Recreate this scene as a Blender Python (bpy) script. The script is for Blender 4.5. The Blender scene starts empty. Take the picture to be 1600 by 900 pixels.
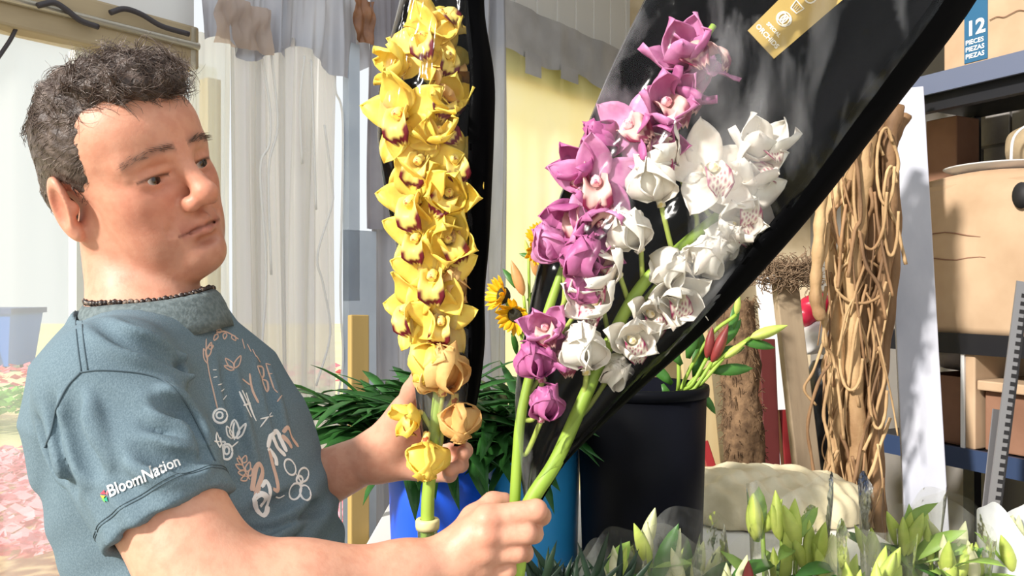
import bpy, bmesh, math, random
import numpy as np
from mathutils import Vector, Matrix, Quaternion
from mathutils.bvhtree import BVHTree

random.seed(7); np.random.seed(7)
scene = bpy.context.scene
C = scene.collection
PI = math.pi

# ------------------------------------------------------------------ camera
F = 1250.0; CAMZ = 1.45
cam_d = bpy.data.cameras.new('camera'); cam = bpy.data.objects.new('camera', cam_d); C.objects.link(cam)
cam_d.sensor_width = 36.0; cam_d.lens = 36.0 * F / 1600.0; cam_d.clip_start = 0.02; cam_d.clip_end = 200
cam.location = (0, 0, CAMZ); cam.rotation_euler = (PI/2, 0, 0)
scene.camera = cam
# ------------------------------------------------------------------ light
w = bpy.data.worlds.new('world'); scene.world = w; w.use_nodes = True
bg = w.node_tree.nodes['Background']; bg.inputs[0].default_value = (0.93, 0.97, 1.0, 1); bg.inputs[1].default_value = 0.66
sd = bpy.data.lights.new('sun', 'SUN'); sun = bpy.data.objects.new('sun', sd); C.objects.link(sun)
sd.energy = 4.0; sd.angle = math.radians(5.0); sd.color = (1.0, 0.955, 0.89)
SUN_DIR = Vector((-0.70, -0.64, 0.56))
sun.rotation_euler = SUN_DIR.to_track_quat('Z', 'Y').to_euler()
vs = scene.view_settings
vs.view_transform = 'Standard'; vs.look = 'None'; vs.gamma = 1.0; vs.exposure = 0.62; vs.use_curve_mapping = False

# ------------------------------------------------------------------ helpers
def P(px, py, d):
    return Vector(((px - 800) / F * d, d, CAMZ - (py - 450) / F * d))
def lin(c):
    return tuple(((x/255)/12.92 if x/255 <= .04045 else ((x/255+.055)/1.055)**2.4) for x in c)
def rgba(c): return (*lin(c), 1.0)

def tag(o, label=None, cat=None, group=None, kind=None):
    if label: o['label'] = label
    if cat: o['category'] = cat
    if group: o['group'] = group
    if kind: o['kind'] = kind
    return o
def empty(name, loc=(0, 0, 0), parent=None):
    o = bpy.data.objects.new(name, None); C.objects.link(o); o.location = loc
    o.empty_display_size = .05
    if parent: o.parent = parent
    return o
def put(name, me, m=None, parent=None, local=False):
    """link mesh data as an object; vertex data is in world space, so undo the parent's placement"""
    o = bpy.data.objects.new(name, me); C.objects.link(o)
    if m is not None and not me.materials: me.materials.append(m)
    if parent is not None:
        o.parent = parent
        if not local:
            o.matrix_parent_inverse = wm(parent).inverted()
    return o
def wm(o):
    m = o.matrix_basis.copy()
    if o.parent: m = wm(o.parent) @ o.matrix_parent_inverse @ m
    return m
def mesh(name, verts, faces, smooth=True, uvs=None):
    me = bpy.data.meshes.new(name)
    me.from_pydata([tuple(v) for v in verts], [], [tuple(f) for f in faces])
    if smooth: me.polygons.foreach_set('use_smooth', [True]*len(me.polygons))
    me.update(); return me
def fastmesh(name, V, Q, smooth=True):
    V = np.asarray(V, np.float32); Q = np.asarray(Q, np.int32); n = Q.shape[1]
    me = bpy.data.meshes.new(name)
    me.vertices.add(len(V)); me.vertices.foreach_set('co', V.ravel())
    me.loops.add(Q.size); me.loops.foreach_set('vertex_index', Q.ravel())
    me.polygons.add(len(Q)); me.polygons.foreach_set('loop_start', np.arange(0, Q.size, n, dtype=np.int32))
    if smooth: me.polygons.foreach_set('use_smooth', np.ones(len(Q), bool))
    me.update(calc_edges=True); me.validate(); return me

class MB:
    """collects simple solids into one mesh"""
    def __init__(s): s.v = []; s.f = []; s.sm = []
    def add(s, vs, fs, smooth=False):
        b = len(s.v); s.v += [tuple(v) for v in vs]
        s.f += [tuple(i + b for i in f) for f in fs]; s.sm += [smooth]*len(fs); return s
    def box(s, c, sx, sy, sz, R=None):
        vs = []
        for z in (-1, 1):
            for x, y in ((-1, -1), (1, -1), (1, 1), (-1, 1)):
                p = Vector((x*sx/2, y*sy/2, z*sz/2))
                if R is not None: p = R @ p
                vs.append(p + Vector(c))
        return s.add(vs, [(3, 2, 1, 0), (4, 5, 6, 7), (0, 1, 5, 4), (1, 2, 6, 5), (2, 3, 7, 6), (3, 0, 4, 7)])
    def hexa(s, pts):
        return s.add(pts, [(3, 2, 1, 0), (4, 5, 6, 7), (0, 1, 5, 4), (1, 2, 6, 5), (2, 3, 7, 6), (3, 0, 4, 7)])
    def tube(s, pts, rad, n=8, cap=True, flat=1.0):
        pts = [Vector(p) for p in pts]; k = len(pts)
        if not hasattr(rad, '__len__'): rad = [rad]*k
        t0 = (pts[1]-pts[0]).normalized()
        u = t0.orthogonal().normalized(); vs = []
        for i, p in enumerate(pts):
            t = (pts[min(i+1, k-1)] - pts[max(i-1, 0)]).normalized()
            u = (u - t*u.dot(t)).normalized(); v = t.cross(u)
            for j in range(n):
                a = 2*PI*j/n; vs.append(p + (u*math.cos(a) + v*math.sin(a)*flat)*rad[i])
        fs = []
        for i in range(k-1):
            for j in range(n):
                fs.append((i*n+j, i*n+(j+1) % n, (i+1)*n+(j+1) % n, (i+1)*n+j))
        s.add(vs, fs, True)
        if cap:
            b = len(s.v) - len(vs)
            s.f.append(tuple(b+j for j in reversed(range(n)))); s.sm.append(False)
            s.f.append(tuple(b+(k-1)*n+j for j in range(n))); s.sm.append(False)
        return s
    def lathe(s, prof, c=(0, 0, 0), n=32, R=None, sq=2.0):
        """prof [(r,z)]; sq is the superellipse exponent (2 = round)"""
        vs = []; fs = []
        for r, z in prof:
            for j in range(n):
                a = 2*PI*j/n; ca, sa = math.cos(a), math.sin(a)
                k = (abs(ca)**sq + abs(sa)**sq)**(-1/sq)
                p = Vector((r*k*ca, r*k*sa, z))
                if R is not None: p = R @ p
                vs.append(p + Vector(c))
        for i in range(len(prof)-1):
            for j in range(n):
                fs.append((i*n+j, i*n+(j+1) % n, (i+1)*n+(j+1) % n, (i+1)*n+j))
        return s.add(vs, fs, True)
    def grid(s, fn, nu, nv, smooth=True):
        vs = [fn(i/nu, j/nv) for j in range(nv+1) for i in range(nu+1)]
        fs = [(j*(nu+1)+i, j*(nu+1)+i+1, (j+1)*(nu+1)+i+1, (j+1)*(nu+1)+i) for j in range(nv) for i in range(nu)]
        return s.add(vs, fs, smooth)
    def slab(s, fn, nu, nv, th, smooth=True):
        """a thin solid sheet: fn(u,v) -> Vector, thickness th along the normal"""
        g = [[Vector(fn(i/nu, j/nv)) for i in range(nu+1)] for j in range(nv+1)]
        def nrm(i, j):
            a = g[j][min(i+1, nu)] - g[j][max(i-1, 0)]; b = g[min(j+1, nv)][i] - g[max(j-1, 0)][i]
            n = a.cross(b); return n.normalized() if n.length > 1e-12 else Vector((0, 0, 1))
        top = [g[j][i] + nrm(i, j)*th/2 for j in range(nv+1) for i in range(nu+1)]
        bot = [g[j][i] - nrm(i, j)*th/2 for j in range(nv+1) for i in range(nu+1)]
        N = len(top); W = nu+1; fs = []
        for j in range(nv):
            for i in range(nu):
                a, b, c, d = j*W+i, j*W+i+1, (j+1)*W+i+1, (j+1)*W+i
                fs.append((a, b, c, d)); fs.append((N+d, N+c, N+b, N+a))
        for i in range(nu):
            fs.append((i+1, i, N+i, N+i+1)); k = nv*W; fs.append((k+i, k+i+1, N+k+i+1, N+k+i))
        for j in range(nv):
            fs.append((j*W, (j+1)*W, N+(j+1)*W, N+j*W)); k = nu; fs.append(((j+1)*W+k, j*W+k, N+j*W+k, N+(j+1)*W+k))
        return s.add(top+bot, fs, smooth)
    def me(s, name):
        m = bpy.data.meshes.new(name); m.from_pydata(s.v, [], s.f)
        m.polygons.foreach_set('use_smooth', s.sm); m.update(); return m
    def build(s, name, m, parent=None): return put(name, s.me(name), m, parent)
    def thing(s, name, m, label, cat, group=None, kind=None, bevel=0):
        """one-mesh thing: origin moved to the centre of its base"""
        a = np.array(s.v); o = Vector((a[:, 0].mean(), a[:, 1].mean(), a[:, 2].min()))
        s.v = [tuple(Vector(v)-o) for v in s.v]
        ob = put(name, s.me(name), m); ob.location = o
        return tag(ob, label, cat, group, kind)
def bevel(o, wd=.003, seg=2):
    b = o.modifiers.new('bevel', 'BEVEL'); b.width = wd; b.segments = seg; b.limit_method = 'ANGLE'; return o

def catmull(pts, n=6):
    pts = [Vector(p) for p in pts]
    if len(pts) < 3: return pts
    q = [2*pts[0]-pts[1]] + pts + [2*pts[-1]-pts[-2]]; out = []
    for i in range(1, len(q)-2):
        for k in range(n):
            t = k/n; a, b, c, d = q[i-1], q[i], q[i+1], q[i+2]
            out.append(.5*((2*b) + (c-a)*t + (2*a-5*b+4*c-d)*t*t + (3*b-a-3*c+d)*t**3))
    out.append(pts[-1]); return out
def interp(xs, ys, x): return float(np.interp(x, xs, ys))

# ------------------------------------------------------------------ materials
def mat(name, col, rough=.6, metal=0.0, noise=None, bump=None, spec=.5, trans=0.0, vc=None, emis=None, coat=0, sub=0, wave=None):
    """procedural Principled material. noise=(col2, scale, lo, hi[, stretch]); bump=(scale, strength[, stretch])"""
    m = bpy.data.materials.new(name); m.use_nodes = True
    nt = m.node_tree; nd = nt.nodes; lk = nt.links; b = nd['Principled BSDF']
    b.inputs['Base Color'].default_value = rgba(col); b.inputs['Roughness'].default_value = rough
    b.inputs['Metallic'].default_value = metal; b.inputs['Specular IOR Level'].default_value = spec
    if coat: b.inputs['Coat Weight'].default_value = coat; b.inputs['Coat Roughness'].default_value = .15
    if sub:
        b.inputs['Subsurface Weight'].default_value = sub; b.inputs['Subsurface Radius'].default_value = (.012, .005, .003); b.inputs['Subsurface Scale'].default_value = 1.0
    tc = nd.new('ShaderNodeTexCoord'); out = None
    def tex(scale, stretch, detail=5):
        mp = nd.new('ShaderNodeMapping'); lk.new(tc.outputs['Object'], mp.inputs[0])
        mp.inputs['Scale'].default_value = stretch or (1, 1, 1)
        n = nd.new('ShaderNodeTexNoise'); n.inputs['Scale'].default_value = scale; n.inputs['Detail'].default_value = detail
        lk.new(mp.outputs[0], n.inputs['Vector']); return n
    col_out = None
    if vc:
        a = nd.new('ShaderNodeAttribute'); a.attribute_name = vc; col_out = a.outputs['Color']
    if noise:
        n = tex(noise[1], noise[4] if len(noise) > 4 else None)
        r = nd.new('ShaderNodeMapRange'); r.inputs[1].default_value = noise[2]; r.inputs[2].default_value = noise[3]; r.clamp = True
        lk.new(n.outputs[0], r.inputs[0])
        mx = nd.new('ShaderNodeMix'); mx.data_type = 'RGBA'
        lk.new(r.outputs[0], mx.inputs['Factor'])
        if col_out: 
            lk.new(col_out, mx.inputs['A'])
            hs = nd.new('ShaderNodeMix'); hs.data_type = 'RGBA'; hs.blend_type = 'MULTIPLY'; hs.inputs['Factor'].default_value = 1
            lk.new(col_out, hs.inputs['A']); hs.inputs['B'].default_value = rgba(noise[0]); lk.new(hs.outputs['Result'], mx.inputs['B'])
        else:
            mx.inputs['A'].default_value = rgba(col); mx.inputs['B'].default_value = rgba(noise[0])
        col_out = mx.outputs['Result']
    if col_out: lk.new(col_out, b.inputs['Base Color'])
    if bump:
        n = tex(bump[0], bump[2] if len(bump) > 2 else None)
        bp = nd.new('ShaderNodeBump'); bp.inputs['Strength'].default_value = bump[1]; bp.inputs['Distance'].default_value = .004
        lk.new(n.outputs[0], bp.inputs['Height']); lk.new(bp.outputs[0], b.inputs['Normal'])
    if trans:
        tr = nd.new('ShaderNodeBsdfTranslucent'); mxs = nd.new('ShaderNodeMixShader'); mxs.inputs[0].default_value = trans
        if col_out: lk.new(col_out, tr.inputs[0])
        else: tr.inputs[0].default_value = rgba(col)
        lk.new(b.outputs[0], mxs.inputs[1]); lk.new(tr.outputs[0], mxs.inputs[2])
        lk.new(mxs.outputs[0], nd['Material Output'].inputs[0])
    return m
def film(name, tint=(1, 1, 1), clear=.9, rough=.12, bump=(30, .5, None), milk=(.9, .9, .9), milkw=.0, ior=1.45, boost=1.0, streak=None):
    """thin plastic sheet: see-through, with fresnel reflection and optional milkiness (scattering)"""
    m = bpy.data.materials.new(name); m.use_nodes = True; nt = m.node_tree; nd = nt.nodes; lk = nt.links
    nd.remove(nd['Principled BSDF']); out = nd['Material Output']
    tc = nd.new('ShaderNodeTexCoord'); mp = nd.new('ShaderNodeMapping'); lk.new(tc.outputs['Object'], mp.inputs[0])
    if bump[2]: mp.inputs['Scale'].default_value = bump[2]
    n = nd.new('ShaderNodeTexNoise'); n.inputs['Scale'].default_value = bump[0]; n.inputs['Detail'].default_value = 3; lk.new(mp.outputs[0], n.inputs['Vector'])
    bp = nd.new('ShaderNodeBump'); bp.inputs['Strength'].default_value = bump[1]; bp.inputs['Distance'].default_value = .01; lk.new(n.outputs[0], bp.inputs['Height'])
    tr = nd.new('ShaderNodeBsdfTransparent'); tr.inputs[0].default_value = (tint[0]*clear, tint[1]*clear, tint[2]*clear, 1)
    gl = nd.new('ShaderNodeBsdfGlossy'); gl.inputs['Roughness'].default_value = rough; lk.new(bp.outputs[0], gl.inputs['Normal'])
    fr = nd.new('ShaderNodeFresnel'); fr.inputs['IOR'].default_value = ior; lk.new(bp.outputs[0], fr.inputs['Normal'])
    mu = nd.new('ShaderNodeMath'); mu.operation = 'MULTIPLY'; mu.inputs[1].default_value = boost; mu.use_clamp = True; lk.new(fr.outputs[0], mu.inputs[0])
    mx = nd.new('ShaderNodeMixShader'); lk.new(mu.outputs[0], mx.inputs[0]); lk.new(tr.outputs[0], mx.inputs[1]); lk.new(gl.outputs[0], mx.inputs[2])
    last = mx
    if milkw > 0:
        df = nd.new('ShaderNodeBsdfDiffuse'); df.inputs[0].default_value = (*milk, 1)
        tl = nd.new('ShaderNodeBsdfTranslucent'); tl.inputs[0].default_value = (*milk, 1)
        ad = nd.new('ShaderNodeMixShader'); ad.inputs[0].default_value = .6; lk.new(df.outputs[0], ad.inputs[1]); lk.new(tl.outputs[0], ad.inputs[2])
        mm = nd.new('ShaderNodeMixShader'); mm.inputs[0].default_value = milkw
        if streak:   # pale streaks painted into the milkiness, imitating glints on crinkled film
            m2 = nd.new('ShaderNodeMapping'); lk.new(tc.outputs['Object'], m2.inputs[0]); m2.inputs['Scale'].default_value = streak[1]; m2.inputs['Rotation'].default_value = streak[5] if len(streak) > 5 else (0, 0, 0)
            n2 = nd.new('ShaderNodeTexNoise'); n2.inputs['Scale'].default_value = streak[0]; n2.inputs['Detail'].default_value = 6; n2.inputs['Distortion'].default_value = .6; lk.new(m2.outputs[0], n2.inputs['Vector'])
            r2 = nd.new('ShaderNodeMapRange'); r2.inputs[1].default_value = streak[2]; r2.inputs[2].default_value = streak[3]; r2.inputs[3].default_value = milkw; r2.inputs[4].default_value = streak[4]; lk.new(n2.outputs[0], r2.inputs[0]); lk.new(r2.outputs[0], mm.inputs[0])
        lk.new(last.outputs[0], mm.inputs[1]); lk.new(ad.outputs[0], mm.inputs[2]); last = mm
    lk.new(last.outputs[0], out.inputs[0]); return m

M = {}
M['concrete'] = mat('concrete', (150, 145, 138), .85, noise=((110, 105, 98), 6, .35, .65), bump=(40, .3))
M['black'] = mat('black_plastic', (9, 9, 10), .45, noise=((16, 16, 18), 5, .4, .7))
M['white_cloth'] = mat('white_cloth', (228, 226, 222), .8, bump=(20, .2))
# ------------------------------------------------------------------ distance-field modelling (organic bodies)
class Field:
    def __init__(s, lo, hi, h):
        s.lo = np.array(lo, float); s.h = h
        s.n = np.ceil((np.array(hi)-s.lo)/h).astype(int)+1
        s.D = np.full(tuple(s.n), 1.0, np.float32)
    def sub(s, lo, hi):
        a = np.clip(np.floor((np.array(lo)-s.lo)/s.h).astype(int), 0, s.n); b = np.clip(np.ceil((np.array(hi)-s.lo)/s.h).astype(int)+1, 0, s.n)
        ax = [(s.lo[i] + np.arange(a[i], b[i])*s.h).astype(np.float32) for i in range(3)]
        return tuple(slice(a[i], b[i]) for i in range(3)), ax
    def add(s, fn, lo, hi, k=.01, op='u'):
        m = k + .012; sl, ax = s.sub(np.array(lo)-m, np.array(hi)+m)
        if any(len(a) == 0 for a in ax): return
        X, Y, Z = np.meshgrid(*ax, indexing='ij', sparse=True)
        d = fn(X, Y, Z).astype(np.float32); D = s.D[sl]
        if op == 'u':
            q = np.maximum(k - np.abs(D-d), 0)/k if k > 0 else 0
            s.D[sl] = np.minimum(D, d) - q*q*k*.25
        elif op == 's':
            d = -d; q = np.maximum(k - np.abs(D-d), 0)/k if k > 0 else 0
            s.D[sl] = np.maximum(D, d) + q*q*k*.25
        elif op == 'i':
            s.D[sl] = np.maximum(D, d)
        elif op == 'd':   # displacement
            s.D[sl] = D + d
    def extract(s, smooth=1):
        D = s.D; I = D < 0; n = D.shape
        c = np.zeros((n[0]-1, n[1]-1, n[2]-1), np.uint8)
        offs = [(i, j, k) for i in (0, 1) for j in (0, 1) for k in (0, 1)]
        for i, j, k in offs: c += I[i:n[0]-1+i, j:n[1]-1+j, k:n[2]-1+k]
        act = (c > 0) & (c < 8); cells = np.argwhere(act)
        idm = np.full(c.shape, -1, np.int32); idm[act] = np.arange(len(cells), dtype=np.int32)
        cv = {o: D[cells[:, 0]+o[0], cells[:, 1]+o[1], cells[:, 2]+o[2]].astype(np.float64) for o in offs}
        acc = np.zeros((len(cells), 3)); cnt = np.zeros(len(cells))
        for a in offs:
            for ax in range(3):
                if a[ax]: continue
                b = list(a); b[ax] = 1; b = tuple(b); va, vb = cv[a], cv[b]
                m = (va < 0) != (vb < 0); t = np.where(m, va/np.where(m, va-vb, 1), 0)
                p = np.array(a, float)[None].repeat(len(cells), 0); p[:, ax] += t
                acc += p*m[:, None]; cnt += m
        V = s.lo + (cells + acc/cnt[:, None])*s.h
        Q = []
        for ax in range(3):
            o1, o2 = (ax+1) % 3, (ax+2) % 3
            sa = [slice(1, -1)]*3; sb = [slice(1, -1)]*3
            sa[ax] = slice(0, -1); sb[ax] = slice(1, None)
            e = I[tuple(sa)] != I[tuple(sb)]; idx = np.argwhere(e)
            base = idx.copy(); base[:, o1] += 1; base[:, o2] += 1      # grid index of edge start
            ins = I[base[:, 0], base[:, 1], base[:, 2]]
            def cell(d1, d2):
                q = base.copy(); q[:, o1] -= d1; q[:, o2] -= d2; return idm[q[:, 0], q[:, 1], q[:, 2]]
            q = np.stack([cell(0, 0), cell(1, 0), cell(1, 1), cell(0, 1)], 1)
            q[~ins] = q[~ins][:, ::-1]; Q.append(q)
        Q = np.concatenate(Q); Q = Q[(Q >= 0).all(1)]
        for _ in range(smooth):
            S = np.zeros_like(V); N = np.zeros(len(V))
            for k in range(4):
                a, b = Q[:, k], Q[:, (k+1) % 4]
                for dim in range(3):
                    S[:, dim] += np.bincount(a, V[b, dim], len(V)) + np.bincount(b, V[a, dim], len(V))
                N += np.bincount(a, minlength=len(V)) + np.bincount(b, minlength=len(V))
            V = V*.4 + .6*S/np.maximum(N, 1)[:, None]
        return V, Q
def _a(p): return np.array(p, float)
def cone(F_, a, b, r1, r2, k=.01, op='u'):
    """tapered capsule"""
    a, b = _a(a), _a(b); ba = b-a; L2 = float(ba@ba)
    def fn(X, Y, Z):
        t = np.clip(((X-a[0])*ba[0] + (Y-a[1])*ba[1] + (Z-a[2])*ba[2])/L2, 0, 1)
        return np.sqrt((X-a[0]-t*ba[0])**2 + (Y-a[1]-t*ba[1])**2 + (Z-a[2]-t*ba[2])**2) - (r1 + (r2-r1)*t)
    r = max(r1, r2); F_.add(fn, np.minimum(a, b)-r, np.maximum(a, b)+r, k, op)
def ell(F_, c, r, R=None, k=.01, op='u'):
    """ellipsoid; R = 3x3 of local axes in world columns"""
    c = _a(c); r = _a(r); R = np.eye(3) if R is None else np.array(R)
    def fn(X, Y, Z):
        x, y, z = X-c[0], Y-c[1], Z-c[2]
        u = [(x*R[0, i] + y*R[1, i] + z*R[2, i]) for i in range(3)]
        k0 = np.sqrt((u[0]/r[0])**2 + (u[1]/r[1])**2 + (u[2]/r[2])**2)
        k1 = np.sqrt((u[0]/r[0]**2)**2 + (u[1]/r[1]**2)**2 + (u[2]/r[2]**2)**2)
        return k0*(k0-1)/np.maximum(k1, 1e-6)
    e = np.sqrt(((R*r[None])**2).sum(1)); F_.add(fn, c-e, c+e, k, op)
def field_mesh(name, F_, smooth=1):
    V, Q = F_.extract(smooth); return V, Q
def mesh_color(me, col, name='col'):
    at = me.attributes.new(name, 'FLOAT_COLOR', 'POINT')
    c = np.concatenate([col, np.ones((len(col), 1))], 1).astype(np.float32); at.data.foreach_set('color', c.ravel())
# ------------------------------------------------------------------ the setting
WO = Vector((-1.024, 1.6, 0)); WD = Vector((.6247, .7809, 0)); WN = Vector((.7809, -.6247, 0))
def WT(px):
    k = (px-800)/F; return (k*WO.y - WO.x)/(WD.x - k*WD.y)
def WPt(t, z, o=0.0): return WO + WD*t + WN*o + Vector((0, 0, z))
def WZ(px, py):
    d = (WO + WD*WT(px)).y; return CAMZ - (py-450)/F*d
def sheet(px0, px1, z0, z1, o=0.0, amp=.006, waves=10, nu=60, nv=14, seed=0, drift=.4, th=None, t0=None, t1=None, zb=None):
    a = WT(px0) if t0 is None else t0; b = WT(px1) if t1 is None else t1
    rs = random.Random(seed); ph = [rs.uniform(0, 6.3) for _ in range(8)]
    def fn(u, v):
        z = z0 + (z1-z0)*v
        q = u*waves*2*PI
        off = amp*(math.sin(q + ph[0] + drift*math.sin(v*4+ph[1])*2) + .5*math.sin(q*1.73+ph[2]+drift*3*v) + .35*math.sin(q*3.1+ph[3]-2*drift*v))
        off += amp*.6*math.sin(v*9+ph[4]+q*.21)
        if zb and v == 0: z += zb(u)
        return WPt(a + (b-a)*u, z, o+off)
    mb = MB()
    if th: mb.slab(fn, nu, nv, th)
    else: mb.grid(fn, nu, nv)
    return mb

M['win_film'] = film('window_film', (.97, 1, .96), .93, .2, (9, .35, (1, 1, .25)), (.97, .98, .95), .34, boost=1.3)
M['strip_clear'] = film('strip_clear', (1, 1, .93), .9, .15, (14, .5, (1, 1, .2)), (.99, .97, .88), .55, boost=1.5)
M['strip_milky'] = film('strip_milky', (.93, .92, .90), .8, .2, (16, .5, (1, 1, .15)), (.80, .80, .80), .84, boost=1.5)
M['silver'] = mat('silver_tarp', (204, 205, 212), .38, .25, noise=((160, 162, 174), 7, .35, .7, (1, 1, .3)), bump=(9, .5, (1, 1, .4)), trans=.25)
M['mauve'] = mat('grey_tarp', (172, 168, 175), .5, 0, noise=((142, 138, 147), 5, .35, .65), bump=(8, .4), trans=.15)
M['grey_band'] = mat('grey_band', (202, 202, 206), .4, .1, noise=((178, 178, 182), 6, .35, .65), bump=(10, .3), trans=.1)
M['yellow_sheet'] = mat('yellow_sheet', (255, 251, 196), .5, noise=((255, 253, 216), 3, .35, .7), bump=(5, .15), trans=.85)
M['tan_plastic'] = film('tan_plastic', (.95, .82, .72), .8, .2, (25, .6, None), (.82, .66, .56), .6)
M['wood_pale'] = mat('pale_wood', (205, 185, 140), .7, noise=((170, 145, 100), 9, .3, .7, (1, 1, .08)), bump=(30, .3, (1, 1, .1)))
M['beam'] = mat('beam_wood', (190, 172, 140), .7, noise=((140, 122, 95), 8, .3, .7, (.2, .2, 1)))
M['rail'] = mat('metal_rail', (225, 220, 205), .25, .7)
M['cable'] = mat('dark_cable', (60, 55, 60), .5)
M['cord'] = mat('white_cord', (240, 238, 235), .6)
M['paleblue'] = mat('pale_blue_board', (205, 216, 230), .55, noise=((186, 198, 214), 6, .35, .65))
M['tan_board'] = mat('tan_board', (196, 166, 102), .6, noise=((170, 138, 78), 7, .3, .7, (1, 1, .08)), bump=(30, .25, (1, 1, .1)))
M['brown_tape'] = mat('brown_tape', (160, 112, 80), .35, noise=((120, 80, 56), 18, .35, .65), bump=(25, .6))
M['white_panel'] = mat('white_panel', (226, 226, 226), .5, bump=(4, .1))
M['cream_wall'] = mat('cream_wall', (222, 206, 176), .8, noise=((186, 164, 130), 5, .35, .7), bump=(20, .2))
M['block'] = mat('concrete_block', (150, 146, 142), .85, noise=((118, 112, 108), 12, .3, .7), bump=(60, .4))
M['mortar'] = mat('mortar', (120, 116, 112), .9)
M['ceiling'] = mat('ceiling_paint', (190, 190, 188), .8)

def struct(o): o['kind'] = 'structure'; return o
fl_ = [WPt(-2.6, 0), WPt(3.2, 0), Vector((3.6, 4.2, 0)), Vector((3.6, -2.2, 0)), Vector((-2.6, -2.2, 0))]
mb = MB(); mb.add([p + Vector((0, 0, -.06)) for p in fl_] + fl_, [(4, 3, 2, 1, 0)[::-1], (5, 6, 7, 8, 9)[::-1]] + [(i, (i+1) % 5, 5+(i+1) % 5, 5+i) for i in range(5)]); struct(mb.build('floor', M['concrete']))

# left wall: clear film stretched under a header, seen against the daylight
wl = struct(empty('wall_left', WPt(-1.2, 0)))
wf = sheet(0, 0, .0, 1.99, 0, .006, 7, 90, 20, 3, t0=-1.3, t1=WT(338)); wf.build('window_film', M['win_film'], wl)
mb = MB()
for z0, z1, o0, o1 in ((1.965, 2.065, -.03, .045),):
    a, b = -1.3, WT(296)
    mb.hexa([WPt(a, z0, o0), WPt(b, z0, o0), WPt(b, z0, o1), WPt(a, z0, o1), WPt(a, z1, o0), WPt(b, z1, o0), WPt(b, z1, o1), WPt(a, z1, o1)])
hb = mb.build('header_beam', M['beam'], wl); bevel(hb, .006)
MB().tube([WPt(-1.3, 2.016, .052), WPt(WT(292), 2.016, .052)], .009, 8).build('curtain_rail', M['rail'], hb)
mb = MB(); mb.hexa([WPt(-1.3, 2.065, -.01), WPt(WT(296), 2.065, -.01), WPt(WT(296), 2.065, .02), WPt(-1.3, 2.065, .02), WPt(-1.3, 2.9, -.01), WPt(WT(296), 2.9, -.01), WPt(WT(296), 2.9, .02), WPt(-1.3, 2.9, .02)])
mb.build('upper_panel', M['white_panel'], wl)
for pts in (((38, 20), (62, 15), (80, 24), (104, 42), (132, 52)), ((150, 30), (172, 24), (198, 32), (230, 50), (272, 62))):
    MB().tube(catmull([WPt(WT(x), WZ(x, y), .066) for x, y in pts]), .006, 8).build('cable', M['cable'], wl)
MB().tube(catmull([WPt(WT(x), WZ(x, y), .03) for x, y in ((-30, 120), (5, 70), (22, 40), (40, 36))]), .004, 6).build('cable', M['cable'], wl)
for x in (126, 332):
    a = WT(x); mb = MB()
    mb.hexa([WPt(a, 0, -.06), WPt(a+.035, 0, -.06), WPt(a+.035, 0, -.02), WPt(a, 0, -.02), WPt(a, 1.97, -.06), WPt(a+.035, 1.97, -.06), WPt(a+.035, 1.97, -.02), WPt(a, 1.97, -.02)])
    mb.build('window_post', M['white_panel'] if x < 200 else M['wood_pale'], wl)
# strip curtain
sc = struct(empty('wall_curtain', WPt(WT(420), 0)))
ed = [286, 345, 385, 424, 462, 503]
for i in range(5):
    m_ = M['strip_clear'] if i == 0 else M['strip_milky']
    sheet(ed[i]-5, ed[i+1]+6, 0.0, 2.06 + .012*i, .040 + .012*(i % 2), .009, 1.6, 30, 18, 20+i, .8).build('plastic_strip', m_, sc)
for pts in (((382, 75), (398, 175), (397, 230), (383, 270), (392, 420), (384, 560)), ((400, 90), (410, 200), (396, 270), (400, 430)), ((452, 95), (445, 165), (448, 260)), ((462, 100), (467, 240), (470, 330)),
            ((483, 200), (495, 295), (494, 325), (472, 400), (481, 445), (492, 520), (470, 600)), ((502, 85), (500, 145), (512, 200), (508, 450), (512, 560), (503, 640), (509, 800), (500, 880))):
    MB().tube(catmull([WPt(WT(x), WZ(x, y), .066) for x, y in pts]), .0035, 6).build('hanging_cord', M['cord'], sc)
MB().tube(catmull([WPt(WT(x), WZ(x, y), .06) for x, y in ((520, 70), (518, 140), (525, 205), (527, 260), (524, 420), (526, 560), (527, 700))]), .006, 6).build('cable', M['cable'], sc)
# silver tarpaulin over the top
tp = struct(empty('wall_tarpaulin', WPt(WT(560), 0)))
sheet(284, 420, 2.02, 2.75, .085, .012, 3.2, 40, 22, 31, 1.6, zb=lambda u: .02*math.sin(9*u)).build('tarp_sheet', M['silver'], tp)
sheet(412, 545, 2.05, 2.8, .075, .012, 3.0, 40, 22, 33, 1.5, zb=lambda u: .03*math.sin(7*u)).build('tarp_sheet', M['silver'], tp)
sheet(300, 386, WZ(340, 88), WZ(340, 16), .105, .007, 2.1, 24, 10, 37, 1.4).build('tan_patch', M['tan_plastic'], tp)
sheet(538, 604, WZ(570, 362), 2.9, .10, .007, 2.2, 30, 18, 41, .6).build('tarp_sheet', M['mauve'], tp)
sheet(552, 770, 0.0, 2.9, .055, .018, 7.5, 110, 22, 43, .5).build('tarp_sheet', M['silver'], tp)
sheet(510, 541, WZ(526, 80), WZ(526, 12), .118, .006, 1.4, 14, 10, 45, 1.5).build('tape_patch', M['brown_tape'], tp)
for x0, y0, x1, y1 in ((573, 78, 582, 108), (578, 262, 592, 282), (562, 160, 572, 175)):
    sheet(x0, x1, WZ(x0, y1), WZ(x0, y0), .122, .001, .5, 6, 5, 47).build('tape_patch', M['mauve'], tp)
mb = MB(); a, b = WT(506), WT(557)
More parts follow.
